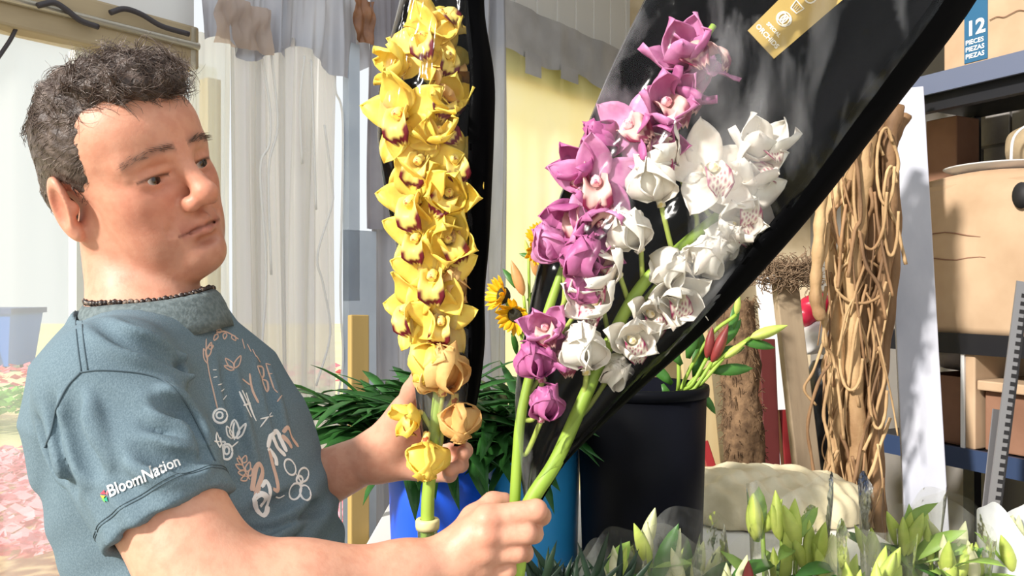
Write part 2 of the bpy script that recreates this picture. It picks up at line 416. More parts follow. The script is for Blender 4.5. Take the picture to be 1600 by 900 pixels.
for (za, zb, xa, xb) in ((0.0, WZ(530, 362), 514, 557), (WZ(500, 470), WZ(500, 70), 514, 531)):
    a, b = WT(xa), WT(xb); o0, o1 = .06, .085
    m1 = MB(); m1.hexa([WPt(a, za, o0), WPt(b, za, o0), WPt(b, za, o1), WPt(a, za, o1), WPt(a, zb, o0), WPt(b, zb, o0), WPt(b, zb, o1), WPt(a, zb, o1)])
    m1.build('pale_board', M['paleblue'], tp)
# yellow sheet with grey band, white boards above
ys = struct(empty('wall_sheet', WPt(WT(860), 0)))
sheet(745, 1010, 0.0, 2.36, .0, .004, 3.2, 50, 12, 51, .2).build('yellow_sheet', M['yellow_sheet'], ys)
sheet(748, 1010, WZ(770, 78), WZ(770, -4), .03, .005, 4, 50, 8, 53, .8, zb=lambda u: .012*math.sin(17*u)).build('grey_band', M['grey_band'], ys)
for x0, x1, dy in ((806, 832, 26), (862, 890, 14), (932, 962, 44)):
    zt = WZ(770, 78)+.02; yb = 450-(zt-.02-CAMZ)*F/(WO+WD*WT(x0)).y + dy
    sheet(x0, x1, WZ(x0, yb), zt, .042, .001, .6, 6, 5, 55).build('band_tab', M['grey_band'], ys)
mb = MB(); a, b = WT(772), WT(1000)
wu = struct(empty('wall_upper', WPt(WT(900), 2.3)))
t = WT(700)
while t < WT(1040):
    mb = MB(); o0, o1 = -.05, -.03
    mb.hexa([WPt(t, 2.2, o0), WPt(t+.126, 2.2, o0), WPt(t+.126, 2.2, o1), WPt(t, 2.2, o1), WPt(t, 3.02, o0), WPt(t+.126, 3.02, o0), WPt(t+.126, 3.02, o1), WPt(t, 3.02, o1)])
    bevel(mb.build('board', M['white_panel'], wu), .004); t += .132
# back wall, right wall behind the shelving
def SH(u, w, z): return Vector((1.2576 + .46*u + .888*w, 2.4 - .888*u + .46*w, z))
MB().box((1.0, 3.62, 1.5), 1.9, .06, 3.0).build('wall_back', M['cream_wall']); struct(bpy.data.objects['wall_back'])
mb = MB(); mb.hexa([SH(-1.35, .62, 0), SH(2.2, .62, 0), SH(2.2, .68, 0), SH(-1.35, .68, 0), SH(-1.35, .62, 3), SH(2.2, .62, 3), SH(2.2, .68, 3), SH(-1.35, .68, 3)])
wr = struct(mb.build('wall_right', M['mortar']))
for r in range(4):
    for c in range(7):
        u0 = -.42 + c*.2 + (.1 if r % 2 else 0); z0 = 1.36 + r*.2
        m1 = MB(); m1.hexa([SH(u0, .604, z0), SH(u0+.192, .604, z0), SH(u0+.192, .63, z0), SH(u0, .63, z0), SH(u0, .604, z0+.19), SH(u0+.192, .604, z0+.19), SH(u0+.192, .63, z0+.19), SH(u0, .63, z0+.19)])
        bevel(m1.build('block', M['block'], wr), .004)
MB().hexa([Vector(v) for v in ((-.70, 2.0, 3.02), (2.8, 2.0, 3.02), (2.8, 3.9, 3.02), (.82, 3.9, 3.02), (-.70, 2.0, 3.06), (2.8, 2.0, 3.06), (2.8, 3.9, 3.06), (.82, 3.9, 3.06))]).build('ceiling', M['ceiling']); struct(bpy.data.objects['ceiling'])

# ---- outside, seen through the film
M['sand'] = mat('pale_ground', (228, 214, 160), .9, noise=((206, 196, 150), .8, .35, .65))
MB().box((-10, 14, -.09), 34, 40, .05).build('floor_outside', M['sand']); struct(bpy.data.objects['floor_outside'])
M['blue_bin'] = mat('bin_blue', (14, 100, 190), .45)
M['bin_dark'] = mat('bin_dark', (10, 60, 120), .5)
M['kerb'] = mat('brown_kerb', (112, 92, 80), .9, noise=((150, 130, 110), 5, .35, .65))
M['pink_fl'] = mat('pink_blossom', (236, 150, 165), .7, noise=((250, 190, 200), 3, .35, .65), trans=.3)
M['leaf_out'] = mat('outside_leaf', (120, 180, 70), .7, trans=.3)
cx = P(0, 450, 14.8).x
cr = empty('garbage_bin', (cx-.35, 14.8, -.065)); tag(cr, 'bright blue bin standing outside beyond the clear film', 'bin')
mb = MB(); b0 = Vector((cx-.35, 14.8, -.065))
mb.hexa([b0+Vector(v) for v in ((-.75, -.4, .1), (.75, -.4, .1), (.75, .4, .1), (-.75, .4, .1), (-.85, -.5, 1.05), (.85, -.5, 1.05), (.85, .5, 1.05), (-.85, .5, 1.05))]); mb.build('body', M['blue_bin'], cr)
MB().box(b0+Vector((0, 0, 1.1)), 1.8, 1.1, .1).build('lid', M['bin_dark'], cr)
for x in (-.6, .6):
    for y in (-.3, .3): MB().lathe([(0.001, -.02), (.06, -.02), (.06, .02), (.001, .02)], b0+Vector((x, y, .06)), 12, Matrix.Rotation(PI/2, 3, 'X')).build('wheel', M['bin_dark'], cr)
for x in (-.5, 0, .5): MB().box(b0+Vector((x, -.47, .58)), .06, .06, .85, Matrix.Rotation(-.105, 3, 'X')).build('rib', M['blue_bin'], cr)
k0 = P(-200, 720, 6.6); k1 = P(330, 720, 6.6)
mb = MB(); mb.box(((k0.x+k1.x)/2, 6.7, .0), k1.x-k0.x, .35, .13); bevel(mb.thing('kerb_stone', M['kerb'], 'brown kerb along the flower bed outside the film', 'kerb'), .02)
rs = random.Random(5)
def scatter(n, x0, x1, y0, y1, s, zf):
    m1 = MB()
    for _ in range(n):
        x, y = rs.uniform(x0, x1), rs.uniform(y0, y1); c = Vector((x, y, zf(x, y)*rs.uniform(.5, 1)))
        a = rs.uniform(0, 6.3); r_ = Matrix.Rotation(a, 3, 'Z') @ Matrix.Rotation(rs.uniform(-.9, .9), 3, 'X')
        m1.add([c + r_ @ Vector(v)*s for v in ((-1, 0, 0), (0, -.7, .1), (1, 0, 0), (0, .7, .1))], [(0, 1, 2, 3)])
    return m1
scatter(5200, -5.0, -.9, 3.9, 6.3, .05, lambda x, y: .22).thing('flower_bed', M['pink_fl'], 'bed of pink blossom outside at lower left', 'flowers', kind='stuff')
scatter(2200, -7.5, -2.0, 8.0, 9.2, .06, lambda x, y: .34).thing('hedge_plants', M['leaf_out'], 'low green plants beyond the kerb outside', 'plants', kind='stuff')
scatter(500, -7.5, -2.0, 9.4, 10.4, .07, lambda x, y: .5).thing('red_flowers', mat('red_blossom', (226, 110, 120), .7), 'reddish flowers among the low green plants outside', 'flowers', kind='stuff')
# ------------------------------------------------------------------ the man
def rotm(a, b, c):
    return np.array(Matrix.Rotation(a, 3, 'Z') @ Matrix.Rotation(b, 3, 'Y') @ Matrix.Rotation(c, 3, 'X'))
HR = rotm(math.radians(-29.4), math.radians(.4), math.radians(23.6)); HC = np.array((-.4278, .8963, 1.5794))
def hl(x, y, z): return HC + HR @ np.array((x, y, z), float)
def hloc(V): return (np.asarray(V) - HC) @ HR
def euler(x, y, z): return np.array(Matrix.Rotation(z, 3, 'Z') @ Matrix.Rotation(y, 3, 'Y') @ Matrix.Rotation(x, 3, 'X'))
def hell(F_, c, r, k=.01, op='u', e=None):
    R = HR if e is None else HR @ euler(*e); ell(F_, hl(*c), r, R, k, op)
def hcone(F_, a, b, r1, r2, k=.01, op='u'): cone(F_, hl(*a), hl(*b), r1, r2, k, op)

Fd = Field((-.60, .56, 1.06), (.10, 1.13, 1.76), .0019)
# -- head
hell(Fd, (-.005, 0, .034), (.088, .074, .077))
hell(Fd, (.030, 0, -.022), (.056, .060, .082), .03)
hell(Fd, (.042, 0, .045), (.050, .060, .045), .03)                 # forehead
for s in (-1, 1):
    hcone(Fd, (-.014, s*.0485, -.052), (.060, s*.014, -.099), .0235, .0175, .025)   # jaw
    hell(Fd, (.048, s*.040, -.024), (.026, .021, .022), .025)       # cheekbone
    hell(Fd, (.034, s*.034, -.060), (.034, .020, .034), .025)       # cheek
hell(Fd, (.025, 0, -.078), (.046, .040, .030), .03)
hell(Fd, (.012, 0, -.105), (.050, .046, .022), .03)                # soft double chin
hell(Fd, (.077, 0, -.098), (.016, .021, .016), .02)                # chin
hell(Fd, (.067, 0, -.065), (.022, .031, .025), .018)
for s in (-1, 1): hell(Fd, (.049, s*.034, -.064), (.018, .014, .024), .016)                # muzzle
for s in (-1, 1):
    hcone(Fd, (.084, s*.010, .018), (.062, s*.048, .016), .010, .010, .014)      # brow ridge
    hell(Fd, (.092, s*.033, -.003), (.016, .021, .013), .012, 's')  # eye socket
    hell(Fd, (.0675, s*.033, -.003), (.0152, .0175, .0150), .004)     # closed lid bulge
    hcone(Fd, (.079, s*.016, -.007), (.062, s*.0495, -.005), .0042, .0036, .006)   # lower lid fold
    hcone(Fd, (.0835, s*.018, .0045), (.0655, s*.051, .0035), .0046, .0046, .005)    # upper lid fold
for s in (-1, 1): hell(Fd, (.0835, s*.0335, -.0045), (.0075, .0130, .0032), .0015, 's', (s*.10, 0, s*-.30))
hcone(Fd, (.086, 0, .012), (.108, 0, -.026), .0085, .0115, .012)   # nose bridge
hell(Fd, (.110, 0, -.031), (.0125, .0125, .0115), .008)
for s in (-1, 1):
    hell(Fd, (.0965, s*.0135, -.0375), (.0125, .0080, .0090), .006)
    hell(Fd, (.101, s*.0075, -.0465), (.006, .0032, .004), .003, 's', (0, .4, 0))
    hcone(Fd, (.093, s*.024, -.040), (.079, s*.034, -.060), .0012, .0010, .010, 's')   # nasolabial crease
    hcone(Fd, (.0925, 0, -.0585), (.0700, s*.0285, -.0690), .0060, .0030, .006)      # upper lip
    hcone(Fd, (.0905, 0, -.0715), (.0715, s*.0260, -.0725), .0070, .0038, .006)      # lower lip
    hcone(Fd, (.0985, 0, -.0645), (.0770, s*.0280, -.0705), .0022, .0016, .003, 's')
hell(Fd, (.090, 0, -.081), (.008, .016, .005), .008, 's')          # dip under lower lip
hell(Fd, (.099, 0, -.052), (.004, .003, .006), .004, 's')          # philtrum
# -- ears
for s in (-1, 1):
    e = (0, .22, s*.30)
    hell(Fd, (-.020, s*.0775, -.014), (.0215, .0090, .0345), .006, 'u', e)
    hell(Fd, (-.014, s*.0860, -.013), (.0135, .0075, .0225), .004, 's', e)
    hell(Fd, (-.003, s*.0765, -.016), (.005, .006, .008), .004, 'u', e)
    hell(Fd, (-.015, s*.0760, -.043), (.011, .0065, .011), .006, 'u', e)
# -- neck and a slim trunk inside the shirt
NB = np.array((-.412, .910, 1.412))
cone(Fd, hl(-.036, .004, -.035), NB+np.array((-.004, .004, 0)), .0500, .0600, .012)
hcone(Fd, (-.018, 0, -.11), (-.030, 0, -.16), .034, .048, .015)
hcone(Fd, (-.026, -.046, -.055), (.006, -.016, -.175), .011, .011, .012)
ell(Fd, (-.40, .905, 1.28), (.095, .125, .16), None, .05)
# -- arms
TH = math.radians(20); TF = np.array((math.cos(TH), -math.sin(TH), 0)); TR = np.array((-math.sin(TH), -math.cos(TH), 0))
RS = np.array(P(172, 610, .765)); RE = np.array(P(345, 966, .705)); RW = np.array(P(694, 886, .800))
cone(Fd, RS, (RS+RE)/2, .044, .0465, .02); cone(Fd, (RS+RE)/2, RE, .0465, .043, .02)
RM = RE + (RW-RE)*.30 + np.array((0, 0, .004))
cone(Fd, RE, RM, .043, .0455, .03); cone(Fd, RM, RE+(RW-RE)*.8, .0455, .031, .03); cone(Fd, RE+(RW-RE)*.8, RW, .031, .0285, .02)
cone(Fd, RS+(RE-RS)*.72+np.array((.006, -.002, .0)), RE+(RW-RE)*.14, .040, .041, .03)
LS = np.array((-.395, 1.065, 1.335)); LE = np.array(P(395, 800, 1.045)); LW = np.array(P(588, 709, .955))
cone(Fd, LS, LE, .050, .044, .02)
LM = LE + (LW-LE)*.35
cone(Fd, LE, LM, .043, .043, .03); cone(Fd, LM, LW, .041, .0265, .03)
def finger(pts, rad, k=.003, kr=.006):
    for i in range(len(pts)-1):
        cone(Fd, pts[i], pts[i+1], rad[i], rad[i+1], kr if i == 0 else k)
def pp(*a): return [np.array(P(*x)) for x in a]
# -- near hand: a fist round the stems, back of the hand towards the camera
def palm(quads, k):
    for a, b, r1, r2 in quads: cone(Fd, np.array(P(*a)), np.array(P(*b)), r1, r2, k)
palm((((700, 872, .800), (762, 812, .796), .023, .0155), ((703, 884, .802), (760, 836, .793), .024, .0150), ((706, 894, .806), (758, 864, .797), .023, .0145), ((704, 905, .812), (752, 890, .806), .022, .0140)), .012)
finger(pp((762, 811, .795), (838, 797, .796), (846, 806, .826), (822, 815, .845)), (.0135, .0108, .0098, .0085))
finger(pp((760, 838, .792), (822, 833, .793), (834, 834, .816), (812, 836, .845)), (.0130, .0105, .0098, .0085))
finger(pp((757, 864, .795), (808, 863, .797), (819, 864, .820), (800, 862, .845)), (.0125, .0100, .0095, .0080))
finger(pp((751, 888, .805), (792, 890, .804), (803, 890, .824), (788, 886, .842)), (.0115, .0092, .0086, .0075))
finger(pp((708, 868, .812), (742, 812, .822), (770, 786, .834), (788, 783, .838)), (.0200, .0150, .0110, .0092), .006, .014)
for a in ((762, 811, .787), (760, 838, .783), (757, 864, .786), (751, 889, .796)):
    ell(Fd, P(*a), (.0105, .0095, .0085), None, .008)
# -- far hand: open palm behind the yellow spray, thumb up
palm((((590, 705, .955), (640, 672, .945), .024, .0190), ((592, 715, .958), (650, 700, .948), .024, .0180), ((594, 722, .958), (652, 728, .945), .021, .0165), ((605, 690, .945), (628, 655, .935), .021, .0180)), .016)
finger(pp((616, 682, .938), (634, 640, .925), (645, 612, .912), (654, 589, .902)), (.0210, .0150, .0118, .0095), .008, .016)
finger(pp((645, 676, .950), (694, 672, .945), (720, 676, .925), (722, 682, .900)), (.0120, .0100, .0092, .0080))
finger(pp((650, 698, .950), (698, 700, .948), (726, 704, .926), (724, 708, .898)), (.0125, .0102, .0094, .0080))
finger(pp((652, 716, .948), (694, 722, .946), (720, 726, .924), (716, 729, .896)), (.0120, .0098, .0090, .0078))
finger(pp((652, 734, .944), (682, 740, .938), (702, 741, .915), (703, 734, .890)), (.0115, .0098, .0092, .0082))
V, Q = Fd.extract(2)
L = hloc(V)
def g(c, r):   # soft blob weight in head space
    return np.exp(-(((L-np.array(c))/np.array(r))**2).sum(1))
skin = np.array(lin((216, 160, 134)))[None].repeat(len(V), 0)
def blend(col, wgt): 
    global skin
    wgt = np.clip(wgt, 0, 1)[:, None]; skin = skin*(1-wgt) + np.array(lin(col))[None]*wgt
head = L[:, 2] > -.2
rn = np.random.RandomState(3)
blend((205, 130, 104), .5*g((.06, 0, -.02), (.09, .09, .11)))
for s in (-1, 1):
    blend((206, 118, 98), .45*g((.06, s*.04, -.035), (.03, .03, .03)))
    # brows: an arched strip
    t = (np.abs(L[:, 1]) - .033)/.024; zb = .0205 + .004*(1 - t*t) - .003*t
    br = np.exp(-((L[:, 2]-zb)/.0050)**2) * (np.abs(t) < 1.05) * (np.sign(L[:, 1]) == s) * (L[:, 0] > .03)
    blend((100, 76, 66), .5*br)
    # lash line
    tl = (np.abs(L[:, 1]) - .033)/.017
    la = np.exp(-((L[:, 2] - (-.0025 + .002*(1-tl*tl)))/.0018)**2)*(np.abs(tl) < 1)*(np.sign(L[:, 1]) == s)*(L[:, 0] > .055)
    blend((60, 36, 30), .85*la)
    blend((182, 118, 96), .5*g((.076, s*.034, -.014), (.02, .02, .006)))
blend((196, 120, 96), .5*g((.11, 0, -.033), (.02, .02, .012)))
lipw = np.exp(-((L[:, 2]+.0665)/.0080)**2)*(np.abs(L[:, 1]) < .027)*(L[:, 0] > .076)
blend((180, 100, 90), .6*lipw)
blend((110, 52, 46), .8*np.exp(-((L[:, 2]+.0645+.13*np.abs(L[:, 1]))/.0018)**2)*(np.abs(L[:, 1]) < .030)*(L[:, 0] > .070))
blend((160, 116, 102), .5*np.clip(g((.04, 0, -.088), (.075, .08, .032)), 0, 1))      # stubble shade
for s in (-1, 1): blend((214, 122, 100), .5*g((-.016, s*.08, -.01), (.02, .02, .035)))
for a in ((846, 800, .797), (830, 833, .795), (815, 863, .80), (762, 811, .783), (760, 838, .78)):
    w_ = np.exp(-((V-np.array(P(*a)))**2).sum(1)/.011**2); blend((214, 136, 110), .45*w_)
man = empty('person', (-.40, .905, 0.0))
tag(man, 'person in a blue grey printed t-shirt and bead necklace, holding two wrapped orchid sprays', 'person')
M['skin'] = mat('skin', (222, 158, 128), .48, vc='col', noise=((246, 238, 236), 70, .42, .62), bump=(300, .08), spec=.4, sub=.12)
bm_ = fastmesh('body', V, Q); mesh_color(bm_, skin)
body = put('body', bm_, M['skin'], man)
# eyes set in the lids
M['eye'] = mat('eye', (60, 40, 34), .15, vc='col', spec=.7)
for s in (-1, 1):
    mb = MB(); c = Vector(hl(.0692, s*.0325, -.0035)); Rm = Matrix(HR.tolist())
    vs, fs = [], []
    n1, n2 = 14, 10
    for j in range(n2+1):
        for i in range(n1):
            a = 2*PI*i/n1; b = PI*j/n2
            vs.append(c + Rm @ (Vector((math.cos(b), math.sin(b)*math.cos(a), math.sin(b)*math.sin(a)))*.0129))
    for j in range(n2):
        for i in range(n1): fs.append((j*n1+i, j*n1+(i+1) % n1, (j+1)*n1+(i+1) % n1, (j+1)*n1+i))
    me = mesh('eye', vs, fs)
    # gaze: forward and a little down
    gz = np.array((.97, .16, -.10)); gz /= np.linalg.norm(gz)
    lv = (hloc(np.array([tuple(v) for v in vs])) - np.array((.0692, s*.0325, -.0035)))/.0129
    dt = lv @ gz; cc = np.where((dt > .84)[:, None], np.array(lin((52, 32, 24))), np.array(lin((214, 196, 188))))
    cc = np.where((dt > .965)[:, None], np.array((.004, .003, .003)), cc); mesh_color(me, cc)
    put('eye', me, M['eye'], man)

# -- t-shirt
Fs = Field((-.64, .56, .80), (-.08, 1.18, 1.50), .0028)
def torso(X, Y, Z, grow=0.0):
    zs = [.80, .95, 1.06, 1.16, 1.227, 1.313, 1.37, 1.41, 1.45]
    cx = np.interp(Z, zs, [-.315, -.310, -.316, -.334, -.352, -.384, -.402, -.408, -.412])
    cy = np.interp(Z, zs, [.905, .905, .905, .905, .905, .91, .915, .915, .915])
    ra = np.interp(Z, zs, [.112, .118, .120, .121, .121, .116, .104, .082, .060]) + grow
    rb = np.interp(Z, zs, [.165, .160, .158, .160, .165, .168, .145, .088, .066]) + grow
    u = (X-cx)*TF[0] + (Y-cy)*TF[1]; v = (X-cx)*TR[0] + (Y-cy)*TR[1]
    q = (np.abs(u/ra)**2.3 + np.abs(v/rb)**2.3)**(1/2.3)
    d = (q-1)*np.minimum(ra, rb)
    return np.maximum(d, np.maximum(.80 - Z, Z-1.436))
Fs.add(lambda X, Y, Z: torso(X, Y, Z), (-.62, .62, .80), (-.15, 1.15, 1.46), .0)
cone(Fs, (-.412, .880, 1.374), RS+np.array((0, .02, .008)), .050, .058, .04)
cone(Fs, (-.412, .930, 1.385), LS+np.array((0, -.02, .0)), .050, .052, .04)
AX = np.array(RE-RS); AX /= np.linalg.norm(AX)
HEM = np.array(P(268, 816, .728)); 
def sleeve(S_, H_, r1, r2, cav, ax):
    ext = H_ + ax*.05
    def fn(X, Y, Z):
        ba = ext-S_; t = np.clip(((X-S_[0])*ba[0]+(Y-S_[1])*ba[1]+(Z-S_[2])*ba[2])/float(ba@ba), 0, 1)
        d = np.sqrt((X-S_[0]-t*ba[0])**2+(Y-S_[1]-t*ba[1])**2+(Z-S_[2]-t*ba[2])**2) - (r1+(r2-r1)*t)
        pl = (X-H_[0])*ax[0]+(Y-H_[1])*ax[1]+(Z-H_[2])*ax[2]
        return np.maximum(d, pl)
    lo = np.minimum(S_, ext)-.09; hi = np.maximum(S_, ext)+.09
    Fs.add(fn, lo, hi, .022)
    cone(Fs, H_-ax*.06, H_+ax*.10, cav-.004, cav, .003, 's')
sleeve(RS, HEM, .064, .0615, .0515, AX)
LAX = (LE-LS)/np.linalg.norm(LE-LS); LHEM = LS + (LE-LS)*.62
sleeve(LS, LHEM, .060, .063, .056, LAX)
# folds: gathered at the armpit, across the belly, drape on the back
sd_ = np.random.RandomState(11)
def folds(X, Y, Z):
    x, y, z = X, Y, Z
    wav = np.sin((x*.55+z*.9)*185 + 2.6*np.sin(x*23+y*14) + 1.3*np.sin(z*31)) 
    m1 = np.exp(-(((x+.30)/.075)**2 + ((y-.735)/.09)**2 + ((z-1.325)/.055)**2))
    m2 = np.exp(-(((x+.27)/.09)**2 + ((y-.86)/.2)**2 + ((z-1.18)/.05)**2))
    wav2 = np.sin((z-.5*x)*135 + 2*np.sin(x*19+y*8))
    m3 = np.exp(-(((x+.50)/.05)**2 + ((y-.84)/.12)**2 + ((z-1.29)/.10)**2))
    wav3 = np.sin((x*1.0-z*.35+y*.6)*170 + 2.0*np.sin(z*24))
    broad = np.sin(x*33+1.3*np.sin(z*17))*np.sin(z*29+y*13+1.1)
    arm = np.exp(-(((x+.33)/.10)**2 + ((y-.72)/.09)**2 + ((z-1.30)/.09)**2))
    wav4 = np.sin((x*.9+z*.55-y*.3)*150+2.0*np.sin(z*40+x*20))
    return .0046*wav*m1 + .0056*wav2*m2 + .0046*wav3*m3 + .0022*broad + .0024*wav4*arm
Fs.add(folds, (-.64, .56, .80), (-.08, 1.18, 1.50), 0, 'd')
# open the neck
cone(Fs, hl(-.030, 0, -.06)+np.array((0, -.010, 0)), NB+np.array((0.004, -.012, .010)), .066, .072, .006, 's')
SV, SQ = Fs.extract(2)
_t = BVHTree.FromPolygons([tuple(v) for v in SV], [tuple(q) for q in SQ])
def cloth_pts(pts):
    out = []
    for q in catmull([Vector((x, y, 0)) for x, y in pts], 4):
        r = _t.ray_cast(Vector((0, 0, CAMZ)), (P(q.x, q.y, 1)-Vector((0, 0, CAMZ))).normalized())
        if r[0] is not None:
            n_ = r[1] if r[1].y < 0 else -r[1]
            if out and (r[0]-out[-1][0]).length > .02: break
            out.append((r[0], n_))
    return out
def crease(pts, r=.0065, depth=.0035, ridge=1.0):
    c = cloth_pts(pts); n_ = len(c)
    for i in range(n_-1):
        f = math.sin(PI*(i+.6)/(n_+.2)); (a, na), (b, nb) = c[i], c[i+1]
        t = (b-a).normalized(); sd2 = t.cross(na).normalized()
        if ridge: 
            for s_ in (-1, 1): cone(Fs, a + sd2*s_*.0125 - na*.0050, b + sd2*s_*.0125 - nb*.0050, .0075*f*ridge+.0005, .0075*f*ridge+.0005, .009)
    for i in range(n_-1):
        f = math.sin(PI*(i+.6)/(n_+.2)); (a, na), (b, nb) = c[i], c[i+1]
        cone(Fs, a + na*(r-depth*f), b + nb*(r-depth*f), r, r, .007, 's')
for pts, dp in ((((232, 660), (272, 686), (305, 703), (326, 710)), .0065), (((214, 700), (248, 716), (285, 724), (312, 722)), .005), (((246, 625), (270, 636), (295, 658), (312, 680)), .005),
                (((84, 628), (100, 668), (112, 712), (116, 760)), .007), (((112, 618), (118, 660), (134, 706), (150, 740)), .006), (((62, 660), (84, 700), (100, 742)), .006),
                (((372, 842), (420, 822), (468, 800), (505, 792)), .008), (((395, 800), (430, 790), (470, 770)), .005), (((352, 560), (356, 600), (364, 650), (376, 700), (392, 740)), .005), (((150, 500), (190, 530), (240, 548), (290, 575)), .003), (((410, 560), (420, 620), (440, 690)), .004)):
    crease(pts, .007, dp, .9)
SV, SQ = Fs.extract(2)
M['shirt'] = mat('shirt_knit', (98, 116, 126), .92, noise=((114, 132, 142), 950, .40, .64, (1, 1, .5)), bump=(600, .18), spec=.15)
sm_ = fastmesh('t_shirt', SV, SQ); shirt = put('t_shirt', sm_, M['shirt'], man)
sbvh = BVHTree.FromPolygons([tuple(v) for v in SV], [tuple(q) for q in SQ])
# ribbed collar
ring = []
nb_ax = Vector(hl(-.02, 0, -.05)) - Vector(NB); nb_ax.normalize()
CC = Vector(NB) + Vector((.004, -.002, .020)); ua = Vector((1, -.3, -.12)); ua = (ua-nb_ax*ua.dot(nb_ax)).normalized(); va = nb_ax.cross(ua)
def near_dip(a):
    v_ = ua*math.cos(a)+va*math.sin(a); return -.020*max(0, -v_.y)**1.3
M['collar'] = mat('collar_rib', (92, 104, 106), .9, noise=((112, 124, 126), 200, .4, .6), bump=(300, .25))
mb = MB(); n = 72; vs = []; fs = []
prof = [(.0835, -.034), (.0810, -.020), (.0780, -.006), (.0735, .006), (.0695, .011), (.067, .009), (.0700, -.004), (.076, -.030)]
for i in range(n):
    a = 2*PI*i/n
    for r, h_ in prof:
        dip = -.012*max(0, math.cos(a))**1.5 + .004 + near_dip(a)
        vs.append(CC + (ua*math.cos(a)+va*math.sin(a))*r + nb_ax*(h_+dip))
kk = len(prof)
for i in range(n):
    for j in range(kk): fs.append((i*kk+j, ((i+1) % n)*kk+j, ((i+1) % n)*kk+(j+1) % kk, i*kk+(j+1) % kk))
put('collar', mesh('collar', vs, fs), M['collar'], shirt)
# hem band and stitch line on the near sleeve, shoulder seam
def on_shirt(p, d, off=.0012):
    r = sbvh.ray_cast(Vector(p), Vector(d).normalized())
    if r[0] is None: return None
    n_ = r[1];  n_ = -n_ if n_.dot(Vector(d)) > 0 else n_
    return r[0] + n_*off
ax = Vector(AX); e1 = ax.orthogonal().normalized(); e2 = ax.cross(e1)
M['seam'] = mat('seam_thread', (76, 92, 101), .9)
for back, rr, mm in ((.018, .0005, 'seam'), (.0205, .0005, 'seam')):
    ringp = []
    for i in range(80):
        a = 2*PI*i/80; dirv = e1*math.cos(a)+e2*math.sin(a)
        c = Vector(HEM) - ax*back; q = on_shirt(c + dirv*.12, -dirv, .0003)
        if q and (q-c).length < .09: ringp.append(q)
        elif len(ringp) > 3: MB().tube(ringp, rr, 5).build('hem_stitch', M[mm], shirt); ringp = []
    if len(ringp) > 3: MB().tube(ringp, rr, 5).build('hem_stitch', M[mm], shirt)
def px_shirt(pts, off=.0008):
    out = []
    for x, y in pts:
        q = on_shirt(Vector((0, 0, CAMZ)), P(x, y, 1)-Vector((0, 0, CAMZ)), off)
        if q: out.append(q)
    return out
for pts, rr in ((((126, 582), (150, 579), (185, 580), (225, 585), (258, 597), (285, 622), (305, 655), (322, 690), (336, 720)), .0008),
            (((126, 582), (105, 605), (88, 640), (78, 680), (70, 700)), .0010),
            (((116, 458), (118, 500), (122, 545), (127, 580)), .0006), (((126, 455), (128, 500), (132, 545), (137, 578)), .0006)):
    q = px_shirt([tuple(v)[:2] for v in catmull([Vector((x, y, 0)) for x, y in pts], 6)], .0004)
    if len(q) > 3: MB().tube(q, rr, 5).build('seam', M['seam'], shirt)

# -- print on the shirt: strokes laid on the cloth
M['print_white'] = mat('print_white', (238, 236, 234), .7)
M['print_peach'] = mat('print_peach', (212, 178, 160), .7)
FRONT = Vector((-.52, -.86, 0)).normalized()
def stroke(name, pts, wpx, m_, closed=False, parent=None):
    """a brush stroke: ribbon on the cloth, pts in picture pixels as seen on the chest"""
    v3 = [Vector((x, y, 0)) for x, y in pts]
    if closed: v3 = v3 + [v3[0]]
    sm = catmull(v3, 5) if len(v3) > 2 else [v3[0].lerp(v3[1], i/6) for i in range(7)]
    q = px_shirt([(p.x, p.y) for p in sm], .0001)
    if len(q) < 3: return
    # drop jumps across silhouettes
    seg = [q[0]]
    for a in q[1:]:
        if (a-seg[-1]).length < .03: seg.append(a)
    if len(seg) < 3: return
    return seg, wpx
def ribbon(mb, pts, hw):
    k = len(pts); top = []
    for i, p in enumerate(pts):
        t = (pts[min(i+1, k-1)]-pts[max(i-1, 0)]).normalized(); nn = sbvh.find_nearest(p)[1]
        if nn.dot(p - Vector((0, 0, CAMZ))) > 0: nn = -nn
        sd2 = t.cross(nn).normalized(); w_ = hw*(.55 if i in (0, k-1) else 1)
        top += [p - sd2*w_ + nn*.0002, p + nn*.0010, p + sd2*w_ + nn*.0002]
    mb.add(top, [(i*3+j, i*3+j+1, i*3+4+j, i*3+3+j) for i in range(k-1) for j in (0, 1)], True)
def strokes(name, lst, m_):
    mb = MB()
    for pts, wpx, *cl in lst:
        r = stroke(name, pts, wpx, m_, bool(cl and cl[0]))
        if r:
            ribbon(mb, r[0], r[1]*.00040)
            mb.build(name, M[m_], shirt); mb = MB()
    if mb.v: mb.build(name, M[m_], shirt)
def circ(cx, cy, rx, ry, rot=0, n=10):
    return [(cx + rx*math.cos(2*PI*i/n)*math.cos(rot) - ry*math.sin(2*PI*i/n)*math.sin(rot), cy + rx*math.cos(2*PI*i/n)*math.sin(rot) + ry*math.sin(2*PI*i/n)*math.cos(rot)) for i in range(n)]
def leafp(x0, y0, x1, y1, w_):
    dx, dy = x1-x0, y1-y0; l = math.hypot(dx, dy); nx, ny = -dy/l*w_, dx/l*w_
    return [(x0, y0), (x0+dx*.4+nx, y0+dy*.4+ny), (x1, y1), (x0+dx*.4-nx, y0+dy*.4-ny), (x0, y0)]
